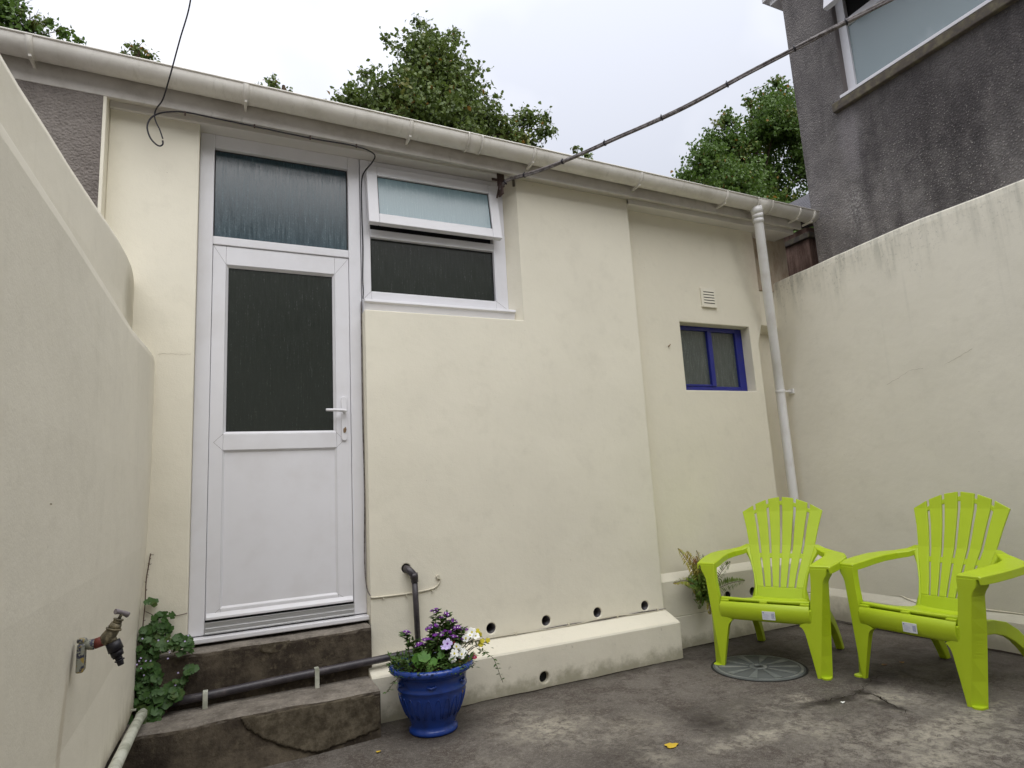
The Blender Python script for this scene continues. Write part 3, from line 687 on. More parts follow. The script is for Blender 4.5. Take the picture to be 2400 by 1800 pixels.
# ================================================================== LEFT WALL, GREY ROUGHCAST, RIGHT WALL
lw = thing('boundary_wall', 'tall cream boundary wall on the left stepping down in thickness, with a tap on it', 'wall')
def interp(tab, t):
    for (a, va), (b, vb) in zip(tab[:-1], tab[1:]):
        if a <= t <= b: return va+(vb-va)*(t-a)/(b-a)
    return tab[0][1] if t < tab[0][0] else tab[-1][1]
zl = [(-8,1.72),(-2.6,1.758),(-2.3,1.786),(-1.95,1.805),(-1.5,1.829),(-.99,1.858),(-.55,1.905),(-.30,1.93),(-.085,1.945)]
zu = [(-8,1.95),(-2.3,2.089),(-2.03,2.136),(-1.6,2.195),(-1.2,2.261),(-.98,2.30),(-.64,2.355),(-.37,2.385),(-.20,2.392),(-.12,2.375),(-.085,2.33)]
zb = [(-8,.33),(-1.05,.325),(-.5,.27),(-.085,.272)]
secs = []
for y in [-8,-6,-4.4,-3.6,-3,-2.7,-2.4,-2.15,-1.9,-1.65,-1.4,-1.2,-1.0,-.8,-.64,-.5,-.37,-.28,-.20,-.14,-.10,-.0855]:
    a, b, c = interp(zl, y), interp(zu, y), interp(zb, y)
    # keep the upper leaf clear of the pier on the last stretch: the wall swells gently
    sw_ = .004*math.sin(y*3.1)
    secs.append([(-.30,y,c),(-.208+sw_*.3,y,c),(-.203+sw_*.3,y,c+.012),(-.207+sw_,y,.62),(-.186+sw_,y,1.0),(-.178+sw_,y,1.35),(-.178+sw_,y,1.6),(-.180,y,a-.03),
                 (-.184,y,a-.004),(-.192,y,a),(-.284,y,a+.012),(-.285+sw_,y,(a+b)/2),(-.285,y,b-.03),(-.292,y,b-.006),(-.305,y,b),(-.45,y,b),(-.45,y,c)])
MB().loft(secs, sm=False).obj('wall', M['left'], lw, .004)
n = NT('wall_base_concrete', (.07,.06,.055), .95, .1); n.bump(n.noise(30, 6, .7), .01); M['base'] = n.m
MB().box(-.449, -.232, -8, -.0855, -.02, .27).obj('wall_base', M['base'], lw, .004)
rw_ = MB().box(-3.2, -.4475, -.196, .6, -.02, 3.33).obj('roughcast_wall', M['dash_left'])
tag(rw_, 'grey roughcast wall of the adjoining building below the gutter at upper left', 'wall')

bw = thing('boundary_wall', 'long cream boundary wall on the right behind the lime chairs, mould streaks along its top', 'wall')
zr = [(-8,2.86),(-1.9,2.872),(-1.6,2.869),(-1.2,2.882),(-.85,2.872),(-.5,2.862),(-.25,2.848),(-.06,2.842),(.08,2.834),(.24,2.828)]
secs = []
ys = [.2195,.15,.08,.02,-.06,-.16,-.25,-.38,-.5,-.62,-.74,-.85,-1.0,-1.2,-1.4,-1.6,-1.9,-2.2,-2.8,-3.6,-5,-8]
for i, y in enumerate(ys):
    t = interp(zr, y)+ (random.uniform(-.004,.004) if 0 < i < len(ys)-1 else 0); e = .004*math.sin(5*y)
    lowb = 4.545 if y < .1 else 4.56
    secs.append([(4.76,y,-.02),(lowb,y,-.02),(lowb+.004,y,.18),(4.572+e,y,.235),(4.580+e,y,.7),(4.580+e,y,1.7),(4.580,y,t-.05),(4.583,y,t-.012),(4.592,y,t),(4.76,y,t+.004)])
MB().loft(secs, sm=False).obj('wall', M['right'], bw, .003)

# ================================================================== GREY HOUSE ON THE RIGHT
gh = thing('neighbour_house', 'dark grey pebbledashed neighbouring house rising above the right boundary wall', 'house')
GX = 4.80
WY0, WY1, GZ0, GZ1 = -2.9, -.667, 4.235, 5.75
hw = MB().box(GX, 11, -4.2, -.21, -.02, 7.0).obj('wall', M['dash'], gh)
cut(hw, [MB().box(GX-.2, GX+.55, WY0, WY1, GZ0, GZ1).obj('cutter', M['black'])])
bv = hw.modifiers.new('bevel', 'BEVEL'); bv.width = .01; bv.segments = 2; bv.limit_method = 'ANGLE'; bv.angle_limit = R(50)
MB().box(GX+.001, GX+.08, WY1-.0035, WY1-.0005, GZ0, GZ1).obj('smooth_reveal', M['reveal'], gh)
MB().box(GX-.045, GX+.10, WY0-.1, WY1+.095, GZ0-.115, GZ0-.035).obj('sill', M['sill'], gh, .008)
wfm = MB(); x0, x1 = GX+.052, GX+.115
wfm.box(x0, x1, WY1-.075, WY1-.004, GZ0-.03, GZ1-.002); wfm.box(x0, x1, WY0+.004, WY1-.0752, GZ0-.03, GZ0+.035)
wfm.box(x0, x1, WY0+.004, WY1-.0752, 4.845, 4.905); wfm.box(x0-.085, x1, WY0-.02, WY1-.0005, GZ0-.034, GZ0-.0305)
wfm.box(x0-.10, x0-.002, WY0-.02, WY1+.01, GZ0-.034, GZ0-.008)
nwin = wfm.obj('window', M['upvc'], gh, .003)
MB().box(x0+.02, x0+.028, WY0+.004, WY1-.0755, GZ0+.0355, 4.8445).obj('glass_pane', M['glass_frost'], nwin)
MB().box(x0+.04, x0+.05, WY0+.004, WY1-.076, 4.9055, GZ1-.003).obj('upper_opening', M['dark_room'], nwin)
MB().box(GX+.12, GX+.54, WY1-.02, WY1-.0005, GZ0, GZ1-.01).box(GX+.54, GX+.549, WY0+.01, WY1-.001, GZ0, GZ1).obj('room_wall', M['room'], gh)
os_ = MB().box(-.05,.0,WY0+.03,WY1-.0-.035,-.68,0).obj('open_sash', M['upvc'], nwin, .004)
cut(os_, [MB().box(-.2,.2,WY0+.10,WY1-.105,-.61,-.07).obj('cutter', M['black'])])
ogl = MB().box(-.03,-.02,WY0+.10,WY1-.105,-.61,-.07).obj('sash_pane', M['glass_small'], nwin)
for q in (os_, ogl): q.location = (GX+.055, 0, 5.62); q.rotation_euler = (0, R(14), 0)
MB().box(GX-.06, GX+.3, -.24, -.05, 5.575, 5.69).box(GX-.02, 11, -.2095, -.10, 5.52, 5.5745).obj('eaves_board', M['pipe_white'], gh, .004)
# bottles standing on the inner sill, seen through the frosted pane
for i, (yy, hh, rr) in enumerate([(-1.235,.165,.020),(-1.314,.182,.034),(-1.405,.155,.027),(-.934,.133,.016)]):
    bt = MB().lathe([(.001,0),(rr,0),(rr,hh*.62),(rr*.9,hh*.7),(rr*.4,hh*.8),(rr*.4,hh),(.001,hh)], (GX+.125, yy, GZ0+.002), 20).obj('bottle', M['bottle'])
    tag(bt, ['small white bottle behind the frosted window, beside the tall one', 'tall white bottle in the middle of the row behind the frosted window',
             'white bottle nearest the photo edge behind the frosted window', 'low white pot alone near the left end of the frosted window'][i], 'bottle', 'bottles on the inner window sill')
MB().box(GX+.115, GX+.20, WY0+.01, WY1-.021, GZ0-.0005, GZ0+.0015).obj('inner_sill', M['upvc'], gh)

# slate-roofed red stone building seen in the gap
sl = thing('stone_outhouse', 'red stone outhouse with a slate roof in the gap beside the grey house', 'building')
MB().box(5.70, 7.2, .535, 4.0, -.02, 3.70).obj('wall', M['redstone'], sl, .01)
MB().box(5.655, 7.25, .49, 4.0, 3.565, 3.625).obj('cornice', M['sill'], sl, .008)
MB().hexa([(5.58,.40,3.735),(5.58,4.1,3.735),(6.9,4.1,4.62),(6.9,.40,4.62)], [(5.58,.40,3.765),(5.58,4.1,3.765),(6.9,4.1,4.65),(6.9,.40,4.65)]).obj('roof', M['slate'], sl)

# house the picture is taken from (behind the camera; it shades the yard and shows in the glass)
rh = thing('rear_house', 'two storey rendered house behind the yard, facing the outbuilding', 'house')
rhw = MB().box(-3.5, 8, -12, -6.6, -.02, 5.6).obj('wall', M['brick_house'], rh)
MB().hexa([(-3.7,-6.3,5.6),(8.2,-6.3,5.6),(8.2,-12,5.6),(-3.7,-12,5.6)], [(-3.7,-9,7.2),(8.2,-9,7.2),(8.2,-9.2,7.2),(-3.7,-9.2,7.2)]).obj('roof', M['slate'], rh)
for x in (.6, 3.4):
    f_ = MB().box(x, x+1.1, -6.61, -6.58, 3.2, 4.5).obj('window', M['upvc'], rh); MB().box(x+.07, x+1.03, -6.579, -6.57, 3.27, 4.43).obj('pane', M['glass_door'], f_)

# ================================================================== STEPS
st = thing('concrete_steps', 'two worn dark concrete steps leading up to the white door', 'steps')
def rough_block(x0, x1, y0, y1, z0, z1, bow=0, sub=14, name='step', seed=1):
    """a block whose front arris is worn unevenly"""
    rd = random.Random(seed); nx = 40; secs = []
    for i in range(nx+1):
        t = i/nx; x = x0+(x1-x0)*t; j = lambda s: rd.uniform(-s, s)
        wv = .006*math.sin(9*t+seed)+.004*math.sin(23*t+2*seed)
        yf = y0+wv*.6; zz = z1+wv*.4; yb_ = y0 - bow*math.sin(math.pi*min(1, max(0, (1-t)*1.0)))
        ch = .010+abs(j(.006))
        secs.append([(x, y1, z0), (x, yb_+j(.003), z0), (x, yf+(yb_-y0)*.4+j(.002), z0+(zz-z0)*.4), (x, yf+j(.002), zz-ch*1.4), (x, yf+ch*.4, zz-ch*.5), (x, yf+ch*1.3, zz+j(.001)), (x, y0+.05, zz+.002+j(.001)), (x, y1, z1+.004)])
    b = MB(); b.loft(secs, sm=False); return b
s1 = rough_block(-.232, .873, -.417, -.02, -.02, .222, .045, seed=3).obj('step', M['step'], st, .004)
s2 = rough_block(-.229, .893, -.158, .10, .15, .470, .0, seed=5).obj('step', M['step'], st, .004)
# the broken, patched right half of the lower step face
bp = [(.237,.214),(.262,.168),(.34,.108),(.416,.068),(.50,.032),(.572,.010),(.704,.022),(.78,.034),(.866,.040),(.868,.195),(.80,.204),(.6,.208),(.4,.210)]
bmp = MB(); rd = random.Random(2)
def inside(px, pz, poly):
    c_ = False; j = len(poly)-1
    for i in range(len(poly)):
        if (poly[i][1] > pz) != (poly[j][1] > pz) and px < (poly[j][0]-poly[i][0])*(pz-poly[i][1])/(poly[j][1]-poly[i][1])+poly[i][0]: c_ = not c_
        j = i
    return c_
gn = {}; NXg, NZg = 90, 30
def gpt(i, k):
    if (i, k) in gn: return gn[(i, k)]
    x = .23+.64*i/NXg; z = .004+.212*k/NZg; t = (x+.232)/1.105; zr = z/.222
    gz = 1-1.5*zr if zr < .4 else .4*(1-(zr-.4)/.6)
    y = -.417-.045*math.sin(math.pi*(1-t))*gz-.0045-rd.uniform(0,.0022)+.002*math.sin(31*x)*math.sin(47*z)
    bmp.v.append((x, y, z)); gn[(i, k)] = len(bmp.v)-1; return gn[(i, k)]
for i in range(NXg):
    for k in range(NZg):
        if inside(.23+.64*(i+.5)/NXg, .004+.212*(k+.5)/NZg, bp):
            bmp.f.append([gpt(i,k), gpt(i+1,k), gpt(i+1,k+1), gpt(i,k+1)]); bmp.mi.append(0); bmp.sm.append(True)
po = bmp.obj('patched_face', M['step_rough'], st, fix=False)
so = po.modifiers.new('thick', 'SOLIDIFY'); so.thickness = .02; so.offset = -1
sp = MB(); rd = random.Random(5); rr2 = []
for k, (sc, dy) in enumerate([(1,.02),(1,-.002),(.8,-.006),(.4,-.004)]):
    rr2.append([(.40+.075*sc*math.cos(a)+rd.uniform(-.004,.004), -.158+dy, .452+min(.012,.040*sc*math.sin(a))+rd.uniform(-.003,.003)) for a in [2*math.pi*i/18 for i in range(18)]])
sp.loft(rr2, caps=False, sm=False); sp.add(rr2[-1], [tuple(range(18))]); sp.obj('spalled_patch', M['step_rough'], st)

# ================================================================== PIPES AND CABLES
wp = thing('waste_pipe', 'dark waste pipe running across the lower step and up the wall behind the pot', 'pipe')
MB().tube([(-.20,-.183,.268),(.10,-.183,.275),(.45,-.184,.290),(.9,-.182,.303),(1.10,-.165,.306),(1.158,-.150,.308)], .0195, 16).obj('horizontal_pipe', M['pipe_black'], wp)
MB().tube([(1.148,-.128,.690),(1.1525,-.128,.55),(1.158,-.130,.30)], .0165, 16).obj('vertical_pipe', M['pipe_black'], wp)
MB().tube([(1.112,-.040,.748),(1.112,-.092,.748),(1.116,-.112,.744),(1.128,-.125,.732),(1.142,-.128,.715),(1.148,-.128,.700),(1.1485,-.128,.672)], [.019,.019,.0205,.0205,.0205,.0205,.0205], 16).obj('elbow', M['pipe_black'], wp)
MB().tube([(1.145,-.128,.722),(1.147,-.128,.694)], .023, 16).obj('collar', M['pipe_black'], wp)
for x, z in ((.088,.275),(.600,.2945)):
    MB().box(x-.011, x+.011, -.212, -.207, .223, z+.020).box(x-.011, x+.011, -.2068, -.17, z+.0195, z+.0235).obj('pipe_clip', M['pipe_grimy'], wp, .001)
gp = thing('waste_pipe', 'grimy white pipe sloping along the foot of the left wall to the steps', 'pipe')
MB().tube([(-.165,-.17,.250),(-.165,-.205,.258),(-.165,-.62,.308),(-.165,-1.15,.352),(-.160,-1.9,.41),(-.155,-2.9,.48)], .0200, 16).obj('pipe', M['pipe_grimy'], gp)
MB().tube([(-.165,-.30,.2715),(-.165,-.33,.2745)], .0225, 16).box(-.235, -.185, -.325, -.311, .300, .306).box(-.235,-.225,-.33,-.306,.27,.305).obj('pipe_clip', M['pipe_grimy'], gp)

oc = thing('overhead_cable', 'thick grey bundle of tied cables crossing the sky from an eaves bracket', 'cable')
PC = [(1.832,-.121,3.174),(1.842,-.150,3.200),(1.877,-.205,3.219),(1.97,-.405,3.190),(2.125,-.69,3.185),(2.24,-.925,3.190),(2.468,-1.245,3.235),(2.695,-1.58,3.310),(2.87,-1.84,3.365),(3.06,-2.09,3.425),(3.23,-2.40,3.48),(3.45,-2.85,3.55),(3.9,-4.2,3.85),(4.3,-6.6,4.6)]
path = smooth_path(PC, 10)
for k, (rr, off) in enumerate([(.0085,.0065),(.0070,.0075),(.0055,.0085)]):
    pts = []
    for i, p in enumerate(path):
        ph = i*.09+k*2.1; grow = min(1, i/10+.3)
        pts.append(p+Vector((0, math.cos(ph)*off*.6, math.sin(ph)*off))*grow)
    MB().tube(pts, rr, 10).obj('strand', M['cable_grey'], oc)
for i in (14, 26, 36, 47, 57, 66, 76, 84, 92):
    a, b = path[i], path[i+1]; d = (b-a).normalized()
    MB().tube([a-d*.004, a+d*.004], .0165, 12).tube([a+Vector((0,0,.012)), a+Vector((0,.004,.026))], .0022, 6).obj('cable_tie', M['wire_black'], oc)
br = MB().box(1.815, 1.868, -.121, -.1125, 3.20, 3.296).box(1.830, 1.845, -.150, -.09, 3.135, 3.21).box(1.775, 1.8148, -.120, -.113, 3.235, 3.255)
br.prism([(-.08,3.13),(-.150,3.21),(-.135,3.225),(-.065,3.14)], 'x', 1.822, 1.8295)
tag(br.obj('cable_bracket', M['iron'], None, .002), 'rusty iron bracket at the eaves holding the overhead cable', 'bracket')
# thin steel strip bracket beside it
tag(MB().box(1.938, 1.952, -.112, -.098, 3.225, 3.345).obj('metal_strip', M['sill'], None, .001), 'short grey metal strip under the gutter right of the cable bracket', 'bracket')

bc = thing('black_cable', 'thin black cable hanging from the sky, looping at the eaves, then down beside the door', 'cable')
dn = [(.30,-3.2,4.9),(.12,-1.6,3.98),(-.02,-.75,3.74),(-.045,-.60,3.62),(-.085,-.53,3.48),(-.118,-.46,3.37),(-.135,-.42,3.318),(-.17,-.30,3.27),(-.203,-.22,3.262),(-.214,-.205,3.226),(-.206,-.203,3.19),(-.188,-.204,3.15),(-.172,-.205,3.10)]
MB().tube(smooth_path(dn, 8), .0036, 8).obj('drop_wire', M['wire_black'], bc)
lp_ = [(-.172,-.207,3.088),(-.171,-.205,3.068),(-.186,-.205,3.055),(-.210,-.205,3.069),(-.232,-.205,3.10),(-.245,-.205,3.149),(-.236,-.205,3.195),(-.212,-.203,3.228),(-.165,-.205,3.255),(-.075,-.2045,3.276),(.08,-.2045,3.272),(.277,-.2045,3.266),(.579,-.2045,3.256),(.76,-.2045,3.258),(.847,-.2045,3.255),(.915,-.18,3.26),(.975,-.13,3.262),(.968,-.09,3.235),(.93,-.04,3.19),(.916,-.010,3.13),(.914,-.008,2.9),(.917,-.008,2.70),(.912,-.0085,2.50),(.903,-.060,2.40),(.898,-.072,2.345)]
MB().tube(smooth_path(lp_, 6), .0042, 8).obj('wall_run', M['wire_black'], bc)
for x in (-.071, .277, .579, .847): MB().box(x-.004, x+.004, -.2085, -.196, 3.250 if x > .4 else 3.260, 3.270 if x > .4 else 3.279).obj('cable_clip', M['iron'], bc)
lw_ = [(.900,-.010,2.345),(.8985,-.008,2.2),(.8965,-.008,1.65),(.9,-.008,1.2),(.893,-.008,.82),(.898,-.03,.66),(.906,-.094,.622)]
MB().tube(smooth_path(lw_, 6), .0034, 8).obj('lower_run', M['cable_grey'], bc)
cc = thing('cream_cable', 'cream painted cable clipped along the wall behind the dark upright pipe', 'cable')
MB().tube(smooth_path([(.904,-.0935,.622),(.925,-.0935,.611),(1.108,-.0935,.609),(1.20,-.0935,.612),(1.273,-.0935,.622),(1.305,-.0935,.645),(1.312,-.0935,.665),(1.300,-.0935,.672)], 8), .0046, 8).obj('run', M['cable_cream'], cc)
for x, z in ((.975,.606),(1.108,.604),(1.262,.612)): MB().tube([(x,-.088,z-.006),(x,-.103,z-.006)], .0045, 8).obj('cable_clip', M['cable_cream'], cc)
MB().tube([(1.298,-.088,.682),(1.298,-.104,.682)], .011, 12).obj('blanking_plug', M['cable_cream'], cc)
b_ = thing('base_cable', 'thin wires clipped along the wall just above the sloping plinth', 'cable')
for k in range(2):
    pts = [(1.42+.1*i, -.0935-.002*k, .2935+.003*math.sin(i*1.1+k*2)+.006*k*math.sin(i*.8)) for i in range(16)]
    MB().tube(smooth_path(pts, 3), .0030, 6).obj('wire', M['cable_cream'] if k else M['cable_grey'], b_)
for x in (1.78, 2.15, 2.52, 2.85): MB().box(x-.006, x+.006, -.101, -.0885, .288, .303).obj('cable_clip', M['cable_cream'], b_)
rc = MB().tube(smooth_path([(4.568,.05,.212),(4.566,-.03,.206),(4.564,-.195,.203),(4.565,-.415,.206),(4.574,-.55,.232),(4.576,-.647,.246),(4.571,-.70,.232),(4.566,-.80,.212),(4.566,-1.0,.216),(4.570,-1.263,.232),(4.572,-1.9,.238),(4.572,-3.5,.24)], 6), .0050, 8)
tag(rc.obj('wall_cable', M['cable_cream']), 'cream cable running low along the right wall behind the lime chairs', 'cable')
# crack on the right wall + fixing scars: thin scored lines
ck = MB()
def wallcrack(P, x, w):
    vs = []; fs = []; rd = random.Random(4)
    for i, (y, z) in enumerate(P):
        ww = w*rd.uniform(.4, 1.2); vs += [(x, y, z+ww/2), (x, y, z-ww/2)]
        if i: k = 2*i; fs.append((k-2,k-1,k+1,k))
    ck.add(vs, fs)

def scar(P, w, name, parent, mat, ax):
    b = MB(); rd = random.Random(len(P)); Q = []
    for a, c in zip(P[:-1], P[1:]):
        for k in range(6):
            t = k/6; Q.append([a[i]+(c[i]-a[i])*t+(rd.uniform(-.003,.003) if i != ax else 0) for i in range(3)])
    Q.append(list(P[-1])); vs = []; fs = []
    for i, p in enumerate(Q):
        ww = w*rd.uniform(.3,1.2); vs += [(p[0],p[1],p[2]+ww/2),(p[0],p[1],p[2]-ww/2)]
        if i: fs.append((2*i-2,2*i-1,2*i+1,2*i))
    b.add(vs, fs); return b.obj(name, mat, parent, fix=False)
n = NT('hairline_crack', (.33,.29,.22), .9, .1); M['hair'] = n.m; n.b.inputs['Base Color'].default_value = (.50,.46,.37,1)
scar([(-.165,-.0905,1.959),(-.114,-.0905,1.961),(-.071,-.0905,1.957),(-.017,-.0905,1.963)], .0018, 'hairline_crack', ob, M['hair'], 1)
for P in ([(4.574,-.793,1.762),(4.574,-.885,1.794),(4.574,-.981,1.833),(4.574,-1.068,1.829)], [(4.574,-1.213,1.828),(4.574,-1.307,1.859),(4.574,-1.398,1.896)]):
    scar(P, .0028, 'hairline_crack', bw, M['hair'], 0)
for y, z, w_, h_ in ((-2.174,1.198,.002,.004),):
    sx_ = -.178+.004*math.sin(y*3.1); MB().box(sx_-.004,sx_+.0003,y-w_/2,y+w_/2,z-h_/2,z+h_/2).obj('scuff', M['hair'], lw)
# ================================================================== TAP
TY = -1.80
tp = thing('garden_tap', 'old brass garden tap with black hose connector on the left wall', 'tap')
def T(x, z, y=0): return (x, TY+y, z)
MB().box(-.182, -.166, TY-.020, TY+.020, .796, .862).tube([T(-.174,.862),T(-.174,.874)], .011, 10).obj('back_plate', M['tap_paint'], tp, .004)
MB().tube([T(-.170,.858),T(-.158,.856),T(-.148,.856)], [.010,.012,.013], 14).obj('inlet', M['tap_paint'], tp)
MB().tube([T(-.1485,.856),T(-.127,.862)], [.0125,.0125], 14).obj('red_band', M['tap_red'], tp)
MB().tube([T(-.132,.858),T(-.122,.866),T(-.113,.879),T(-.109,.886)], [.0125,.0165,.0150,.0145], 14).tube([T(-.1095,.884),T(-.1085,.888)], .0185, 6).tube([T(-.1080,.888),T(-.103,.899)], [.0155,.013], 6).tube([T(-.103,.899),T(-.0995,.908)], [.011,.0095], 12).tube([T(-.1,.906),T(-.099,.909)], .0118, 12).tube([T(-.117,.868),T(-.107,.852)], [.0125,.0105], 12).obj('valve_body', M['brass'], tp)
MB().tube([T(-.099,.908),T(-.093,.921)], .0038, 8).obj('spindle', M['brass'], tp)
MB().tube([T(-.106,.929,-.012),T(-.101,.9275,-.008),T(-.094,.9235),T(-.086,.918,.008),T(-.081,.914,.012)], [.0068,.0062,.0050,.0064,.0072], 10).obj('handle', M['tap_handle'], tp)
MB().tube([T(-.110,.856),T(-.102,.834)], [.0165,.0175], 16).tube([T(-.102,.834),T(-.098,.822)], [.0145,.0140], 16).tube([T(-.098,.822),T(-.0965,.819)], .0125, 12).tube([T(-.0968,.818),T(-.094,.811)], [.0085,.0080], 12).tube([T(-.094,.811),T(-.0932,.8085)], .0112, 12).tube([T(-.0932,.808),T(-.090,.798)], [.0078,.0068], 12).obj('hose_connector', M['hose'], tp)

# ================================================================== MANHOLE COVER
MC = (3.135, -.665)
mh = thing('manhole_cover', 'round weathered iron drain cover set in the concrete under the left chair', 'drain cover', loc=(MC[0], MC[1], 0))
def disc(r0, r1, z0, z1, seg=56): return [(r0, z0), (r0, z1), (r1, z1), (r1, z0)]
MB().lathe([(.0005,.002),(.0005,.0065),(.262,.0065),(.266,.003)], seg=64).obj('cover', M['manhole_low'], mh)
MB().lathe([(.267,.001),(.267,.0030),(.279,.0030),(.279,.001)], seg=64).obj('rim_gap', M['manhole_dark'], mh)
gr = MB()
for k in range(10):
    a = 2*math.pi*k/10; ca, sa = math.cos(a), math.sin(a)
    for (r0, r1, w0, w1) in ((.06,.232,.004,.024),):
        P = [(r0,-w0),(r1,-w1),(r1,w1),(r0,w0)]
        gr.prism([(p[0]*ca-p[1]*sa, p[0]*sa+p[1]*ca) for p in P], 'z', .0066, .0092)
gr.lathe([(.030,.0066),(.030,.0098),(.052,.0098),(.052,.0066)], seg=32).lathe([(.240,.0066),(.240,.0088),(.256,.0088),(.256,.0066)], seg=64)
gr.obj('raised_pattern', M['manhole'], mh)
MB().box(-.032,.032,-.009,.009,.0066,.0085).obj('lifting_slot', M['manhole_dark'], mh)

# ================================================================== CHAIRS
def make_chair():
    t = thing('garden_chair', 'x', 'chair', 'lime green slatted garden chairs')
    m = M['lime']
    # local frame: x to the right seen from the front, y to the back, z up
    def back_y(z): # rear plane of the backrest
        return interp([(.30,.375),(.36,.384),(.43,.410),(.61,.515),(.68,.558),(.80,.613),(.90,.656),(1.0,.684)], z)
    # backrest as a sheet of slats joined by rails
    bk = MB()
    ns = 6; ztop = lambda x: .998-.100*(abs(x)/.266)**1.8
    def hw(z): return interp([(.36,.140),(.42,.144),(.50,.162),(.60,.192),(.68,.214),(.80,.240),(.90,.268),(1.0,.290)], z)
    def slab(P, th, mi=0):
        """outline P of (x,z) on the back surface, given a thickness backward"""
        f = [(x, back_y(z)-.0, z) for x, z in P]; b2 = [(x, back_y(z)+th, z-.15*th) for x, z in P]; n = len(P)
        bk.add(f+b2, [tuple(range(n)), tuple(range(n, 2*n))[::-1]]+[(i, n+i, n+(i+1)%n, (i+1)%n) for i in range(n)])
    zs = [.425,.50,.56,.62,.68,.74,.80,.86,.90]
    for i in range(ns):
        def edge(u, z): return (-1+2*u)*hw(z)
        L = []; Rr = []
        for z in zs:
            gap = .0050+.0035*(z-.42)/.5
            xl = edge(i/ns, z)+(gap if i else 0); xr = edge((i+1)/ns, z)-(gap if i < ns-1 else 0)
            L.append((xl, z)); Rr.append((xr, z))
        xl, xr = L[-1][0], Rr[-1][0]
        dx = (L[-1][0]-L[-3][0])/.1; dx2 = (Rr[-1][0]-Rr[-3][0])/.1
        zl_ = ztop(xl); zr_ = ztop(xr)
        if zl_ > .902: L.append((xl+dx*(zl_-.90)*.6, zl_))
        if zr_ > .902: Rr.append((xr+dx2*(zr_-.90)*.6, zr_))
        # quads, thick slat
        m_ = min(len(L), len(Rr))
        for k in range(8):
            slab([L[k], Rr[k], Rr[k+1], L[k+1]], .013)
        topq = [L[8], Rr[8]] + ([Rr[9]] if len(Rr) > 9 else []) + ([L[9]] if len(L) > 9 else [])
        if len(topq) > 2: slab(topq, .013)
    # lower solid panel and rails behind
    for z0, z1 in ((.36,.395),(.395,.4249)): slab([(-hw(z0),z0),(hw(z0),z0),(hw(z1),z1),(-hw(z1),z1)], .013)
    def rail(pts, h):
        for (xa_, za), (xb_, zb_) in zip(pts[:-1], pts[1:]):
            P = [(xa_,za-h/2),(xb_,zb_-h/2),(xb_,zb_+h/2),(xa_,za+h/2)]
            f = [(x, back_y(z)+.006, z) for x, z in P]; b2 = [(x, back_y(z)+.024, z) for x, z in P]
            bk.add(f+b2, [(0,1,2,3),(7,6,5,4),(0,4,5,1),(1,5,6,2),(2,6,7,3),(3,7,4,0)])
    xs = [-1,-.66,-.33,0,.33,.66,1]
    rail([(x*hw(.61)*.98, .612) for x in xs], .030)
    rail([(x*hw(.90)*.93, ztop(x*.266)-.042) for x in xs], .028)
    bk.obj('backrest', m, t, .0035)
    # side shells joining the back to seat
    for s in (-1, 1):
        sd_ = MB(); A = []
        for z in (.335,.36,.42,.50,.58,.64,.665):
            x0 = hw(z)*s; w_ = interp([(.33,.050),(.40,.022),(.50,.014),(.60,.020),(.665,.055)], z)
            A.append([(x0,back_y(z)-.001,z),(x0+s*w_*.5,back_y(z)-.004,z),(x0+s*w_,back_y(z)+.012,z),(x0+s*w_*.9,back_y(z)+.026,z),(x0,back_y(z)+.014,z)])
        sd_.loft(A); sd_.obj('back_side', m, t, .002)
    # seat: dished panel with a rolled front
    se = MB(); prof = [(.044,.400),(.045,.409),(.053,.412),(.085,.408),(.14,.396),(.22,.376),(.30,.362),(.36,.358),(.385,.366),(.40,.385),(.408,.42)]
    def sw2(y): return interp([(0,.264),(.15,.258),(.30,.220),(.41,.145)], y)
    secs_ = []
    for y, z in prof:
        w_ = sw2(y); secs_.append([(-w_,y,z),(-w_*.5,y,z-.004),(0,y,z-.005),(w_*.5,y,z-.004),(w_,y,z),(w_,y+.004,z-.012),(-w_,y+.004,z-.012)])
    se.loft(secs_)
    se.obj('seat', m, t, .003)
    # apron with two slots below the seat lip
    ap = MB(); aprof = [(y_+.020, z_) for y_, z_ in [(.006,.387),(-.004,.373),(-.010,.355),(-.009,.325),(-.002,.300),(.008,.286),(.016,.281)]]
    secs_ = [[(-.262,y,z),(0,y-.002,z),(.262,y,z),(.262,y+.010,z),(-.262,y+.010,z)] for y, z in aprof]
    ap.loft(secs_)
    ap.box(-.022,.022,.026,.054,.376,.3985); ap.box(-.262,-.212,.026,.054,.376,.3985); ap.box(.212,.262,.026,.054,.376,.3985)
    ap.box(-.262,.262,.062,.072,.30,.396)  # inner rib added behind the slots to keep them dark
    ap.obj('apron', m, t, .003)
    for s in (-1, 1):
        # arm: plan outline lofted along its length, hollow-looking skirt
        ar = MB(); st_ = [(.048,.286,.398,.613,.036),(.054,.285,.400,.618,.042),(.072,.284,.404,.620,.044),(.15,.288,.418,.626,.045),(.26,.300,.430,.634,.044),(.37,.304,.432,.641,.043),(.46,.286,.408,.646,.041),(.515,.248,.350,.652,.038),(.548,.214,.285,.666,.036),(.562,.205,.243,.686,.034)]
        secs_ = []
        for y, xi, xo, z, h in st_:
            secs_.append([(s*xi,y,z-.004),(s*(xi+.006),y,z),(s*(xo-.010),y,z),(s*xo,y,z-.006),(s*(xo+.002),y,z-h),(s*(xo-.006),y,z-h),(s*(xo-.010),y,z-.014),(s*(xi+.008),y,z-.014),(s*(xi+.006),y,z-h*.9),(s*xi,y,z-h*.9)])
        ar.loft(secs_, sm=False)
        ar.obj('arm', m, t, .004)
        # front leg: L-section, face plate and outward raking web
        lg = MB()
        L = []
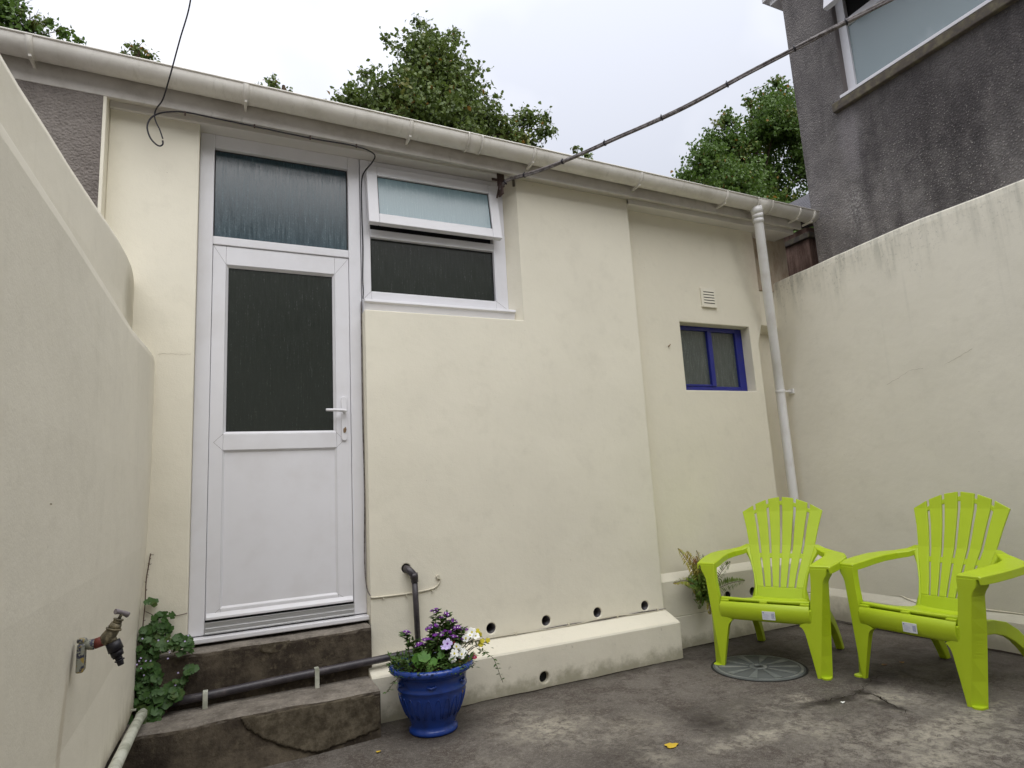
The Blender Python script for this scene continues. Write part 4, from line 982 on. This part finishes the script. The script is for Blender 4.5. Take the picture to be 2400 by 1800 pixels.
        for z, xi in ((.600,.286),(.574,.286),(.560,.286),(.548,.286),(.534,.285),(.517,.284),(.49,.282),(.41,.271),(.34,.263),(.308,.249),(.293,.228),(.282,.202),(.275,.197),(.267,.208),(.257,.2165),(.243,.2225),(.225,.2275),(.12,.247),(.012,.266),(.0,.267)):
            sh = interp([(0,0),(.517,.0),(.534,.005),(.548,.012),(.560,.020),(.574,.024),(.7,.024)], z)
            L.append((z, xi, .285+.118*z+sh*.8, .338+.054*z+sh, .075*z, min(.082, .045+.10*z)))
        # profile: inner front, mid front, outer rear, then the inside back
        secs_ = []
        for z, xi, xm, xo, yf, dp_ in L:
            secs_.append([(s*xi,yf,z),(s*(xi+xm)/2,yf-.001,z),(s*xm,yf,z),(s*(xm+.003),yf+.003,z),(s*xo,yf+dp_,z),(s*(xo-.006),yf+dp_+.001,z),(s*(xm-.004),yf+.011,z),(s*(xi+.006),yf+.010,z),(s*(xi+.006),yf+dp_*.55,z),(s*xi,yf+dp_*.55,z)])
        lg.loft(secs_, sm=False)
        # shoulder where the leg spreads into the arm
        n_ = 10
        lg.prism([(s*.312+s*.026*math.cos(math.pi*k/n_), .010+.024*math.sin(-math.pi*k/n_)) for k in range(n_+1)]+[(s*.286,.03),(s*.338,.045)], 'z', 0, .010)
        lg.obj('leg', m, t, .003)
        # rear leg with side rail sweeping back from the front leg
        rl = MB(); C_ = [(.02,.262,.33,.075,.020),(.12,.260,.335,.075,.020),(.24,.250,.325,.072,.020),(.36,.243,.315,.070,.022),(.46,.240,.290,.074,.026),(.54,.240,.245,.072,.034),(.60,.242,.190,.064,.042),(.65,.246,.125,.056,.044),(.69,.250,.055,.050,.044),(.712,.253,.0,.047,.044)]
        secs_ = []
        for i, (y, x, z, hgt, th) in enumerate(C_):
            a = C_[max(i-1,0)]; b2 = C_[min(i+1,len(C_)-1)]; d = Vector((0, b2[0]-a[0], b2[2]-a[2])).normalized(); nn = Vector((0, -d.z, d.y))
            if i == len(C_)-1: nn = Vector((0, 1, 0))
            p_ = Vector((s*x, y, z)); 
            secs_.append([tuple(p_+nn*hgt/2+Vector((s*th/2,0,0))), tuple(p_+nn*hgt/2-Vector((s*th/2,0,0))), tuple(p_-nn*hgt/2-Vector((s*th/2,0,0))), tuple(p_-nn*hgt/2+Vector((s*th/2,0,0)))])
        rl.loft(secs_, sm=False); rl.obj('leg', m, t, .005)
    # price sticker on the apron
    skx, skz, a_ = -.004, .324, .0050
    stk = MB().box(skx, skx+.074, a_-.0012, a_+.004, skz-.024, skz+.024).obj('sticker', M['sticker'], t)
    ink = MB(); rd = random.Random(9)
    for k in range(7): 
        w_ = rd.uniform(.0010,.0022); x_ = skx+.054+k*.0024
        ink.box(x_, x_+w_*.6, a_-.0016, a_-.0013, skz-.016, skz+.014)
    ink.box(skx+.004, skx+.011, a_-.0016, a_-.0013, skz+.013, skz+.018)
    ink.obj('barcode', M['ink'], stk)
    tl = MB()
    for k in range(6): tl.box(skx+.005, skx+.005+rd.uniform(.025,.044), a_-.0016, a_-.0013, skz+.008-k*.0052, skz+.0095-k*.0052)
    tl.obj('printed_lines', M['ink_light'], stk)
    return t
def copy_tree(o, parent=None):
    c = o.copy(); COL.objects.link(c); c.parent = parent
    for ch in list(o.children): copy_tree(ch, c)
    return c
def place(t, FL, e1, off=.300):
    e = Vector((e1[0], e1[1], 0)).normalized(); b = Vector((-e.y, e.x, 0))
    t.location = Vector((FL[0], FL[1], 0)) + e*off; t.rotation_euler = (0, 0, math.atan2(e.y, e.x))
ch1 = make_chair()
ch2 = copy_tree(ch1)
ch1.location = (3.115,-.766,0); ch1.rotation_euler = (0,0,-1.103); ch1['label'] = 'lime green garden chair standing over the round drain cover, in front of the downpipe'
ch2.location = (3.437,-1.420,0); ch2.rotation_euler = (0,0,-1.575); ch2['label'] = 'lime green garden chair against the right wall, turned sideways at the photo edge'

# ================================================================== POT AND PLANTS
PX, PY = 1.127, -.462
pot = thing('flower_pot', 'glossy blue round plant pot with embossed petals standing beside the steps', 'plant pot', loc=(PX, PY, 0))
prof = [(.0005,0),(.112,0),(.122,.004),(.124,.014),(.118,.024),(.112,.032),(.112,.042),(.128,.075),(.147,.115),(.161,.155),(.169,.190),(.172,.207),(.177,.212),(.177,.218),(.173,.224),(.174,.250),(.178,.270),(.186,.282),(.200,.288),(.210,.295),(.2135,.306),(.209,.318),(.199,.323),(.190,.318),(.186,.300),(.180,.27),(.0005,.262)]
MB().lathe(prof, seg=72).obj('body', M['pot'], pot)
em = MB()
for k in range(22):
    a = 2*math.pi*k/22; pts = []
    for tt in range(13):
        u = tt/12*math.pi; da = .105*math.cos(u); z = .085+.100*math.sin(u)
        r = interp([(r_, z_) for z_, r_ in []] or [(.042,.112),(.075,.128),(.115,.147),(.155,.161),(.190,.169),(.207,.172)], z)
        pts.append(((r+.001)*math.cos(a+da), (r+.001)*math.sin(a+da), z))
    em.tube(pts, .0022, 6)
    for z0 in (.24,): 
        pass
em.obj('embossed_petals', M['pot'], pot)
hb = MB()
for k in range(6):
    a = 2*math.pi*k/6+.2; hb.tube([(.176*math.cos(a-.13),.176*math.sin(a-.13),.248),(.180*math.cos(a),.180*math.sin(a),.240),(.176*math.cos(a+.13),.176*math.sin(a+.13),.248)], .006, 8)
hb.obj('embossed_bosses', M['pot'], pot)
a = math.atan2(-.46+.2, .62)
MB().lathe([(.0005,.0),(.009,.0),(.0005,.0015)], seg=10).obj('glaze_chip', M['chip'], pot)
q = bpy.data.objects['glaze_chip']; aa = -.80; q.location = (.170*math.cos(aa), .170*math.sin(aa), .186); q.rotation_euler = (0, R(97), aa)
MB().lathe([(.0005,.290),(.10,.286),(.181,.276)], seg=36).obj('soil', M['soil'], pot, fix=False)

def leaf_pts(L, W, n=3, bend=.2):
    """a pointed leaf along +y with a slight fold"""
    v = [(0,0,0),(W*.45,L*.30,.12*W),(W*.5,L*.5,.15*W),(W*.28,L*.8,.05*W-bend*L*.2),(0,L,-bend*L*.4),(-W*.28,L*.8,.05*W-bend*L*.2),(-W*.5,L*.5,.15*W),(-W*.45,L*.30,.12*W)]
    return v, [(0,1,2,3,4,5,6,7)]
def add_leaf(b, p, d, L, W, roll=None, mi=0, rd=random, bend=.2):
    d = Vector(d).normalized(); x = d.cross(Vector((0,0,1)));
    if x.length < .01: x = Vector((1,0,0))
    x.normalize(); z = x.cross(d)
    a = rd.uniform(-.9,.9) if roll is None else roll
    x2 = x*math.cos(a)+z*math.sin(a); z2 = z*math.cos(a)-x*math.sin(a)
    v, f = leaf_pts(L, W, bend=bend); P = Vector(p)
    b.add([P+x2*q[0]+d*q[1]+z2*q[2] for q in v], f, mi, False)
def rounded_leaf(b, c, nrm, r, lobes=5, mi=0, rot=0, depth=.18):
    nrm = Vector(nrm).normalized(); x = nrm.orthogonal().normalized(); y = nrm.cross(x)
    vs = [Vector(c)-nrm*r*.12]; N = lobes*4
    for k in range(N):
        a = 2*math.pi*k/N; rr = r*(1-depth*(.5+.5*math.cos(lobes*a+math.pi)))
        if abs((a % (2*math.pi))-math.pi) < .25: rr *= .45
        vs.append(Vector(c)+(x*math.cos(a+rot)+y*math.sin(a+rot))*rr)
    b.add(vs, [(0, k+1, (k+1)%N+1) for k in range(N)], mi, True)
def petal_flower(b, c, nrm, r, n=5, mi=0, rd=random, w=.5):
    nrm = Vector(nrm).normalized(); x = nrm.orthogonal().normalized(); y = nrm.cross(x); a0 = rd.uniform(0, 6)
    C0 = Vector(c)
    for k in range(n):
        a = a0+2*math.pi*k/n; d = x*math.cos(a)+y*math.sin(a); s_ = x*-math.sin(a)+y*math.cos(a)
        b.add([C0, C0+d*r*.45+s_*r*w*.75+nrm*r*.08, C0+d*r*.95+s_*r*w*.6+nrm*r*rd.uniform(-.1,.2), C0+d*r*1.08+nrm*r*.1, C0+d*r*.95-s_*r*w*.6+nrm*r*rd.uniform(-.1,.2), C0+d*r*.45-s_*r*w*.75+nrm*r*.08], [(0,1,2,3,4,5)], mi, False)

CAMV = Vector((.114,-3.71,1.18))
def tocam(p, rd, j=.5):
    return (CAMV-Vector(p)).normalized()+Vector((rd.uniform(-j,j), rd.uniform(-j,j), rd.uniform(-.1,.9)))
# purple verbena
rd = random.Random(11)
vb = thing('verbena_plant', 'tall leafy plant with clusters of purple flowers at the back of the blue pot', 'plant')
S = MB(); Lf = MB(); Fl = MB()
heads = [(1.170,-.44,.562),(1.222,-.45,.538),(1.128,-.48,.488),(1.145,-.47,.495),(.995,-.47,.483),(1.206,-.47,.455),(1.28,-.44,.452),(1.245,-.43,.47),(1.31,-.44,.448),(1.30,-.46,.415),(1.25,-.45,.50),(1.10,-.50,.44),(1.155,-.50,.455),(1.235,-.50,.43),(1.06,-.50,.42),(1.19,-.45,.52),(1.27,-.47,.47)]
for hx, hy, hz in heads:
    bx, by = PX+(hx-PX)*.35+rd.uniform(-.02,.02), PY+(hy-PY)*.3+rd.uniform(0,.04)
    P = smooth_path([(bx,by,.28),(bx+(hx-bx)*.3,by,.28+(hz-.28)*.45),(hx+(bx-hx)*.2,hy,hz-.05),(hx,hy,hz-.006)], 5)
    S.tube(P, .0022, 5)
    for i, p in enumerate(P[2:]):
        for k in range(5):
            a = rd.uniform(0, 6.28); add_leaf(Lf, p, (math.cos(a), math.sin(a), rd.uniform(-.1,.7)), rd.uniform(.026,.045), rd.uniform(.010,.016), rd=rd)
    for k in range(12 if hx > 1.0 else 8):
        a = rd.uniform(0, 6.28); rr = .026*math.sqrt(rd.random()); c = Vector((hx+rr*math.cos(a), hy+rr*math.sin(a), hz+.006-rr*.35+rd.uniform(-.003,.004)))
        nr = Vector((math.cos(a)*rr*18, math.sin(a)*rr*18-.6, 1)); petal_flower(Fl, c, nr, rd.uniform(.0075,.0095), 5, 0, rd, .42)
        if rd.random() < .45: petal_flower(Fl, c+nr.normalized()*.0018, nr, .0028, 5, 1, rd, .6)
S.obj('stems', M['stem'], vb, fix=False); Lf.obj('leaves', M['herb'], vb, fix=False); Fl.obj('flowers', [M['purple'], M['petal_white']], vb, fix=False)
# low foliage
lf = thing('pot_foliage', 'low mixed green leaves filling the mouth of the blue pot', 'plant')
A_ = MB(); B_ = MB(); D_ = MB(); S = MB()
for k in range(900):
    a = rd.uniform(0, 6.28); rr = .205*math.sqrt(rd.random()); p = (PX+rr*math.cos(a), PY+rr*math.sin(a), .292+rd.uniform(0,.045)+.05*(1-rr/.2)*rd.random())
    add_leaf(A_, p, (math.cos(a)+rd.uniform(-.8,.8), math.sin(a)+rd.uniform(-.8,.8), rd.uniform(-.1,1.1)), rd.uniform(.018,.036), rd.uniform(.008,.014), rd=rd)
for c, r in [((1.035,-.53,.362),.030),((1.065,-.545,.372),.034),((1.05,-.52,.335),.03),((1.10,-.57,.345),.026),((1.09,-.50,.372),.028),((1.155,-.53,.36),.022),((1.075,-.59,.322),.022),((1.17,-.5,.385),.02),((1.215,-.44,.47),.024),((1.20,-.43,.44),.026)]:
    rounded_leaf(B_, c, tocam(c, rd, .4), r, 6, 0, rd.uniform(0,6), .12)
for k in range(34):
    a = rd.uniform(-2.2, .6); rr = rd.uniform(.12,.205); p = (PX+rr*math.cos(a)+.03, PY+rr*math.sin(a)*.9, .305+rd.uniform(0,.03))
    add_leaf(D_, p, (math.cos(a), math.sin(a), rd.uniform(-.5,.8)), rd.uniform(.02,.035), rd.uniform(.006,.011), rd=rd)
for bx, by, ang, n_ in [(.985,-.50,2.6,3),(.97,-.48,2.9,3),(.998,-.52,2.2,2),(1.0,-.44,2.4,2)]:
    L_ = rd.uniform(.05,.08); P = [(bx,by,.30),(bx+.4*L_*math.cos(ang),by+.4*L_*math.sin(ang)*.4,.34),(bx+L_*math.cos(ang),by,.345+rd.uniform(.02,.055))]
    S.tube(smooth_path(P,4), .0016, 5)
    for q in smooth_path(P,4)[2:]:
        for j in range(3): add_leaf(A_, q, (rd.uniform(-1,1), rd.uniform(-1,1), rd.uniform(0,1)), rd.uniform(.016,.026), .009, rd=rd)
for bx, bz in [(1.055,.43),(1.03,.44),(1.0,.42),(1.085,.41)]:
    P = [(bx+.03,-.47,.29),(bx+.01,-.48,.36),(bx,-.48,bz)]; S.tube(smooth_path(P,4), .0018, 5)
    for q in smooth_path(P,4)[3:]:
        for j in range(4): add_leaf(A_, q, (rd.uniform(-1,1), rd.uniform(-1,1), rd.uniform(0,1)), rd.uniform(.016,.028), .010, rd=rd)
A_.obj('small_leaves', M['herb'], lf, fix=False); B_.obj('round_leaves', M['herb2'], lf, fix=False); D_.obj('dry_leaves', M['dry'], lf, fix=False); S.obj('stems', M['stem'], lf, fix=False)
# pansies
def pansy(name, label, spots, mats, r):
    t = thing(name, label, 'flowers'); S = MB(); F = MB(); G_ = MB()
    for c in spots:
        nr = tocam(c, rd, .45); bx = (c[0]+PX)/2
        S.tube(smooth_path([(bx,PY+.02,.29),((bx+c[0])/2,(PY+c[1])/2+.01,(c[2]+.30)/2+.01),(c[0],c[1]+.01,c[2]-.008)], 4), .0018, 5)
        petal_flower(F, c, nr, r*rd.uniform(.8,1.15), 5, 0, rd, .62); petal_flower(F, Vector(c)+nr.normalized()*.002, nr, r*.25, 5, 1, rd, .6)
        for j in range(6): add_leaf(G_, (c[0]+rd.uniform(-.02,.02), c[1]+.015, c[2]-rd.uniform(.015,.07)), (rd.uniform(-1,1), rd.uniform(-1,.3), rd.uniform(-.2,.9)), rd.uniform(.02,.035), .009, rd=rd)
    S.obj('stems', M['stem'], t, fix=False); F.obj('petals', mats, t, fix=False); G_.obj('leaves', M['herb'], t, fix=False)
pansy('pansy', 'white flowers leaning over the right rim of the blue pot', [(1.336,-.48,.420),(1.352,-.47,.432),(1.309,-.49,.412),(1.368,-.48,.412),(1.221,-.55,.362),(1.262,-.55,.352),(1.205,-.57,.344),(1.237,-.54,.392),(1.252,-.53,.376),(1.280,-.52,.352)], [M['petal_white'], M['petal_yellow']], .021)
pansy('pansy', 'pale lilac flower in the middle of the blue pot', [(1.190,-.54,.412),(1.176,-.54,.398)], [M['petal_lilac'], M['purple']], .022)
pansy('pansy', 'small yellow flowers at the right edge of the pot planting', [(1.385,-.46,.428),(1.400,-.46,.412),(1.402,-.46,.362),(1.412,-.46,.376),(1.440,-.47,.378)], [M['petal_yellow'], M['petal_yellow']], .015)
pansy('begonia', 'small dark red flowers on the right rim of the blue pot', [(1.335,-.50,.322),(1.350,-.49,.312),(1.265,-.52,.318),(1.232,-.5,.405),(1.282,-.50,.330),(1.30,-.49,.34)], [M['petal_red'], M['petal_lilac']], .013)
for P, lab in (([(1.39,-.47,.345),(1.42,-.48,.318),(1.455,-.49,.292),(1.475,-.49,.25),(1.49,-.49,.205),(1.507,-.49,.160)], 'thin stem with paired leaves trailing from the pot over the plinth'),
               ([(.975,-.54,.312),(.945,-.555,.310),(.918,-.56,.292),(.90,-.56,.275),(.88,-.565,.255),(.862,-.565,.242)], 'thin stem trailing from the pot towards the steps')):
    t = thing('trailing_stem', lab, 'plant'); S = MB(); G_ = MB(); Q = smooth_path(P, 5); S.tube(Q, .0015, 5)
    for i, q in enumerate(Q[2::3]):
        for sgn in (-1, 1): add_leaf(G_, q, (sgn*rd.uniform(.5,1), rd.uniform(-.6,.2), rd.uniform(-.5,.5)), rd.uniform(.016,.028), .009, rd=rd)
    S.obj('stem', M['stem'], t, fix=False); G_.obj('leaves', M['herb'], t, fix=False)

# ================================================================== IVY-LIKE CREEPER
rd = random.Random(21)
iv = thing('creeper', 'lobed green creeper climbing the corner beside the steps and left wall', 'plant')
S = MB(); G_ = MB(); W_ = MB()
main = smooth_path([(-.186,-.15,.30),(-.185,-.13,.45),(-.188,-.115,.60),(-.183,-.105,.72),(-.182,-.10,.83),(-.174,-.10,.90),(-.168,-.10,.955)], 6)
S.tube(main, [.0035]*len(main) if False else .0026, 6)
for k in range(26):
    p = main[rd.randrange(len(main))]; S.tube([p, p+Vector((rd.uniform(-.004,.016), -.008, rd.uniform(-.004,.016)))], .0012, 5)
S.tube(smooth_path([(-.18,-.105,.685),(-.13,-.10,.655),(-.08,-.095,.645),(-.03,-.094,.648),(.0,-.094,.652)], 5), .0016, 5)
S.tube(smooth_path([(-.11,-.12,.56),(-.10,-.115,.60),(-.095,-.11,.625),(-.11,-.10,.645)], 5), .0018, 5)
cl = [(-.17,-.12,.74,.016,2),(-.15,-.12,.722,.018,3),(-.105,-.12,.660,.020,3),(-.072,-.12,.660,.018,2),(-.068,-.12,.590,.019,2)]
for x, y, z, r, n_ in cl:
    for j in range(n_): rounded_leaf(G_, (x+rd.uniform(-.012,.012), y+rd.uniform(-.01,.01), z+rd.uniform(-.012,.012)), tocam((x,y,z), rd, .5), r*rd.uniform(.8,1.1), 5, 0, rd.uniform(0,6))
def cluster(cx, cz, rx, rz, y, n_, r0=.011, r1=.022):
    for j in range(int(n_*1.7)):
        a = rd.uniform(0, 6.28); q = math.sqrt(rd.random()); c = (cx+rx*q*math.cos(a), y+rd.uniform(-.03,.02), cz+rz*q*math.sin(a))
        rounded_leaf(G_, c, tocam(c, rd, .6), rd.uniform(r0, r1), 5, 0, rd.uniform(0,6)); 
        if rd.random() < .5: S.tube([(c[0],c[1],c[2]),(c[0]+rd.uniform(-.02,.02),c[1]+.02,c[2]-rd.uniform(.02,.05))], .0011, 5)
cluster(-.135, .585, .06, .075, -.13, 46); cluster(-.165, .50, .045, .07, -.15, 34); cluster(-.05, .535, .075, .028, -.17, 30)
cluster(-.155, .40, .055, .06, -.18, 36); cluster(-.14, .30, .065, .05, -.205, 42); cluster(-.065, .315, .05, .04, -.205, 20, .016, .028)
cluster(.0, .505, .035, .03, -.18, 9); cluster(.015, .40, .03, .02, -.18, 6); cluster(-.02, .36, .03, .02, -.18, 5); cluster(-.15,.245,.07,.03,-.24,24)
for j in range(22):
    c = (rd.uniform(-.2,.02), -.20-rd.uniform(0,.02), rd.uniform(.27,.60)); petal_flower(W_, c, tocam(c, rd, .3), .0042, 4, 0, rd)
S.obj('stems', M['stem_brown'], iv, fix=False); G_.obj('leaves', M['ivy'], iv, fix=False); W_.obj('tiny_flowers', M['petal_lilac'], iv, fix=False)

# ================================================================== FERN
fn = thing('fern', 'yellowing fern growing from the plinth behind the left chair', 'plant')
S = MB(); G_ = MB(); H_ = MB()
rd = random.Random(4)
def frond(base, tip, arch, w, b, sag=.0, n_=16):
    B0, T0 = Vector(base), Vector(tip); mid = (B0+T0)/2+Vector((0,-.03,arch)); Q = smooth_path([B0, mid, T0], 15)
    S.tube(Q, .0020, 5); L_ = len(Q)
    for i in range(3, L_-1):
        t = i/(L_-1); d = (Q[min(i+1,L_-1)]-Q[i-1]).normalized(); side = d.cross(Vector((.2,-1,.3))).normalized()
        ln = w*math.sin(math.pi*min(1, .15+t*.85))**.8
        for sgn in (-1, 1):
            dd = (side*sgn+d*.35+Vector((0,rd.uniform(-.25,.1),rd.uniform(-.25,0)))).normalized()
            add_leaf(b, Q[i], dd, ln*rd.uniform(.8,1.1), max(.009, ln*.24), roll=rd.uniform(-.4,.4), rd=rd, bend=.4)
for tip, arch, w, b in [((3.045,-.13,.685),.05,.060,G_),((3.215,-.12,.655),.02,.065,G_),((3.155,-.15,.60),.03,.055,G_),((2.950,-.16,.465),.07,.038,G_),((3.09,-.15,.485),.05,.05,H_),((3.27,-.12,.62),.02,.06,H_),
                    ((3.225,-.18,.225),.04,.05,G_),((3.13,-.18,.275),.04,.04,H_),((3.50,-.14,.55),.05,.045,H_),((3.62,-.14,.405),.03,.055,H_),((3.34,-.13,.56),.03,.06,H_),((3.10,-.2,.38),.04,.045,H_),((3.30,-.2,.42),.02,.05,H_),((3.18,-.16,.50),.03,.055,H_),((3.12,-.13,.66),.03,.06,G_),((3.19,-.14,.62),.03,.07,G_),((3.16,-.13,.58),.03,.07,G_),((3.24,-.13,.58),.02,.07,G_),((3.06,-.15,.44),.04,.05,H_),((3.25,-.18,.29),.03,.05,H_)]:
    frond((3.265+rd.uniform(-.03,.03),-.075,.30+rd.uniform(-.02,.04)), tip, arch, w, b)
for j in range(150):
    c = (3.235+rd.uniform(-.075,.075), -.10+rd.uniform(-.05,.02), .40+rd.uniform(-.09,.10)); add_leaf(H_, c, (rd.uniform(-1,1), rd.uniform(-1,.2), rd.uniform(-.6,.8)), rd.uniform(.03,.055), rd.uniform(.012,.02), rd=rd)
S.obj('stems', M['stem_brown'], fn, fix=False); G_.obj('yellow_fronds', M['fern'], fn, fix=False); H_.obj('green_fronds', M['fern_green'], fn, fix=False)

# ================================================================== LITTER
def litter(x, y, r, mat, label, name='fallen_leaf', lobes=3, cat='leaf'):
    b = MB(); N = 14; rd2 = random.Random(int(x*1000)); vs = [(x, y, .004+r*.12)]
    for k in range(N):
        a = 2*math.pi*k/N; rr = r*(.62+.38*abs(math.cos(lobes*a*.5)))*rd2.uniform(.85,1.1)
        vs.append((x+rr*math.cos(a), y+rr*.7*math.sin(a), .005+rd2.uniform(0,.004)))
    vs2 = [(v[0], v[1], v[2]-.0015) for v in vs]
    b.add(vs+vs2, [(0,k+1,(k+1)%N+1) for k in range(N)]+[(N+1,N+1+(k+1)%N+1,N+1+k+1) for k in range(N)]+[(k+1,N+2+k,N+2+(k+1)%N,(k+1)%N+1) for k in range(N)])
    return tag(b.obj(name, mat, fix=False), label, cat)
litter(1.967,-1.273,.040, M['yellow_leaf'], 'bright yellow fallen leaf on the concrete at the bottom of the photo')
litter(.817,-.594,.014, M['yellow_leaf'], 'tiny pale leaf scrap on the ground in front of the steps')
litter(3.741,-1.061,.020, M['dry'], 'small dry leaf on the damp ground under the right chair, left one of two')
litter(3.86,-1.09,.020, M['dry'], 'small dry leaf on the damp ground under the right chair, right one of two')
litter(3.01,-1.335,.014, M['petal_white'], 'small white scrap lying in the crack between the chairs', 'paper_scrap', 3, 'scrap')

# ================================================================== TREES
def tree(name, label, y0, blobs, mat, trunk, leaf=.085, dens=1.0, seed=1, orange=.02, fill_to=4.0, dy=1.0):
    rd = random.Random(seed); t = thing(name, label, 'tree')
    L_ = MB(); S = MB()
    zb_ = min(b[1]-b[2] for b in blobs)
    cx = sum(b[0]*b[2] for b in blobs)/sum(b[2] for b in blobs)
    S.tube([(trunk, y0, 0), (trunk+(cx-trunk)*.4, y0, zb_*.5), (cx, y0, zb_+.2), (cx, y0, blobs[0][1])], [.20,.15,.10,.03], 10)
    for (bx, bz, br) in blobs:
        by = y0 + (rd.uniform(-.5,.5)*br*dy if br > .3 else rd.uniform(-.1,.1))
        if br > .14: S.tube(smooth_path([(cx, y0, max(zb_, bz-br*1.6)), ((cx+bx)/2, (y0+by)/2, bz-br*.6), (bx, by, bz+br*.4)], 4), [.035*max(.3,min(1,br))*(1-.075*i) for i in range(9)], 6)
        # twigs radiating inside the blob, leaves strung along the twigs
        nt = int(max(8, 170*br**2*dens))
        for k in range(nt):
            u = rd.uniform(-.6, 1); a = rd.uniform(0, 6.28); s_ = math.sqrt(max(0, 1-u*u)); d = Vector((s_*math.cos(a), s_*math.sin(a)*.9, u*.95))
            r1 = br*rd.uniform(.65, 1.16); p0 = Vector((bx, by, bz))+d*r1*rd.uniform(.0,.25)
            tip = Vector((bx, by, bz))+d*r1+Vector((0,0,rd.uniform(-.05,.10)*br))
            if rd.random() < .55 or br < .3: S.tube([p0, (p0+tip)/2+Vector((0,0,.03*br)), tip], [.006,.004,.002], 3, caps=False)
            nl = max(4, int((tip-p0).length/.052))
            for j in range(nl):
                q = p0.lerp(tip, (j+rd.random())/nl); sc = min(1, .5+br)
                q = q+Vector((rd.gauss(0,.05), rd.gauss(0,.05), rd.gauss(0,.05)-.01))*sc
                dd = Vector((rd.uniform(-1,1), rd.uniform(-1,1), rd.uniform(-1.3,.35)))
                add_leaf(L_, q, dd, leaf*rd.uniform(.7,1.15), leaf*rd.uniform(.5,.75), roll=rd.uniform(-1.5,1.5), mi=1 if rd.random() < orange else 0, rd=rd, bend=.5)
    S.obj('trunk', M['bark'], t, fix=False); L_.obj('crown', [M[mat], M['leaf_orange']], t, fix=False)
D = [(4.11,10.15,.88),(4.13,10.78,.56),(4.48,9.63,1.12),(3.51,9.11,.99),(2.97,9.18,.53),(2.44,8.87,.52),(5.37,9.21,.86),(5.87,8.89,.77),(6.57,9.57,.42),(7.03,9.67,.27),(6.53,9.03,.49),(6.2,8.95,.6),(6.9,9.2,.35),(4.0,11.27,.24),(3.18,10.57,.22),(4.74,11.10,.30),(2.8,9.72,.24),(5.33,10.50,.22),(7.74,9.02,.10),(8.09,8.95,.10),
     (4.1,8.4,1.3),(5.6,8.0,1.1),(2.9,8.0,1.0),(4.3,11.1,.3)]
tree('tree', 'large green tree directly above the middle of the gutter', 8, D, 'birch', 4.3, .108, 1.45, 3, .012)
E_ = [(20.01,15.44,1.02),(19.3,14.01,1.49),(17.4,13.1,1.28),(15.82,12.13,.92),(18.06,11.84,1.76),(20.82,14.69,1.37),(20.97,12.87,1.53),(17.13,14.17,.55),(14.75,11.45,.54),(20.05,16.38,.43),(18.4,15.2,.35),(16.2,10.6,1.5),(19.5,10.6,1.9),(19.3,12.4,1.3),(17.3,11.6,1.1)]
tree('tree', 'bushy green tree between the gutter end and the grey house', 12, E_, 'sycamore', 18.5, .140, .95, 5, .014, dy=1.2)
tree('tree', 'dark leafed tree top in the upper left corner of the photo', 7, [(-2.85,8.62,.40),(-2.59,8.56,.29),(-2.37,8.73,.13),(-3.2,8.4,.5),(-2.15,8.52,.15),(-1.96,8.44,.10),(-2.7,8.0,.6)], 'sycamore', -3.0, .085, 3.0, 8, .0)
tree('tree', 'small tree top just left of the hanging black cable', 7, [(-1.19,8.52,.17),(-1.35,8.40,.11),(-.97,8.46,.12),(-1.15,8.2,.3)], 'birch', -1.2, .080, 4.0, 9, .06)
tree('tree', 'small sprig of a tree top above the gutter left of the large tree', 8, [(.98,9.12,.19),(1.23,9.05,.14),(.74,9.02,.10),(1.74,8.98,.07),(1.0,8.7,.3),(1.6,8.7,.2)], 'birch', 1.1, .080, 3.2, 10, .03)
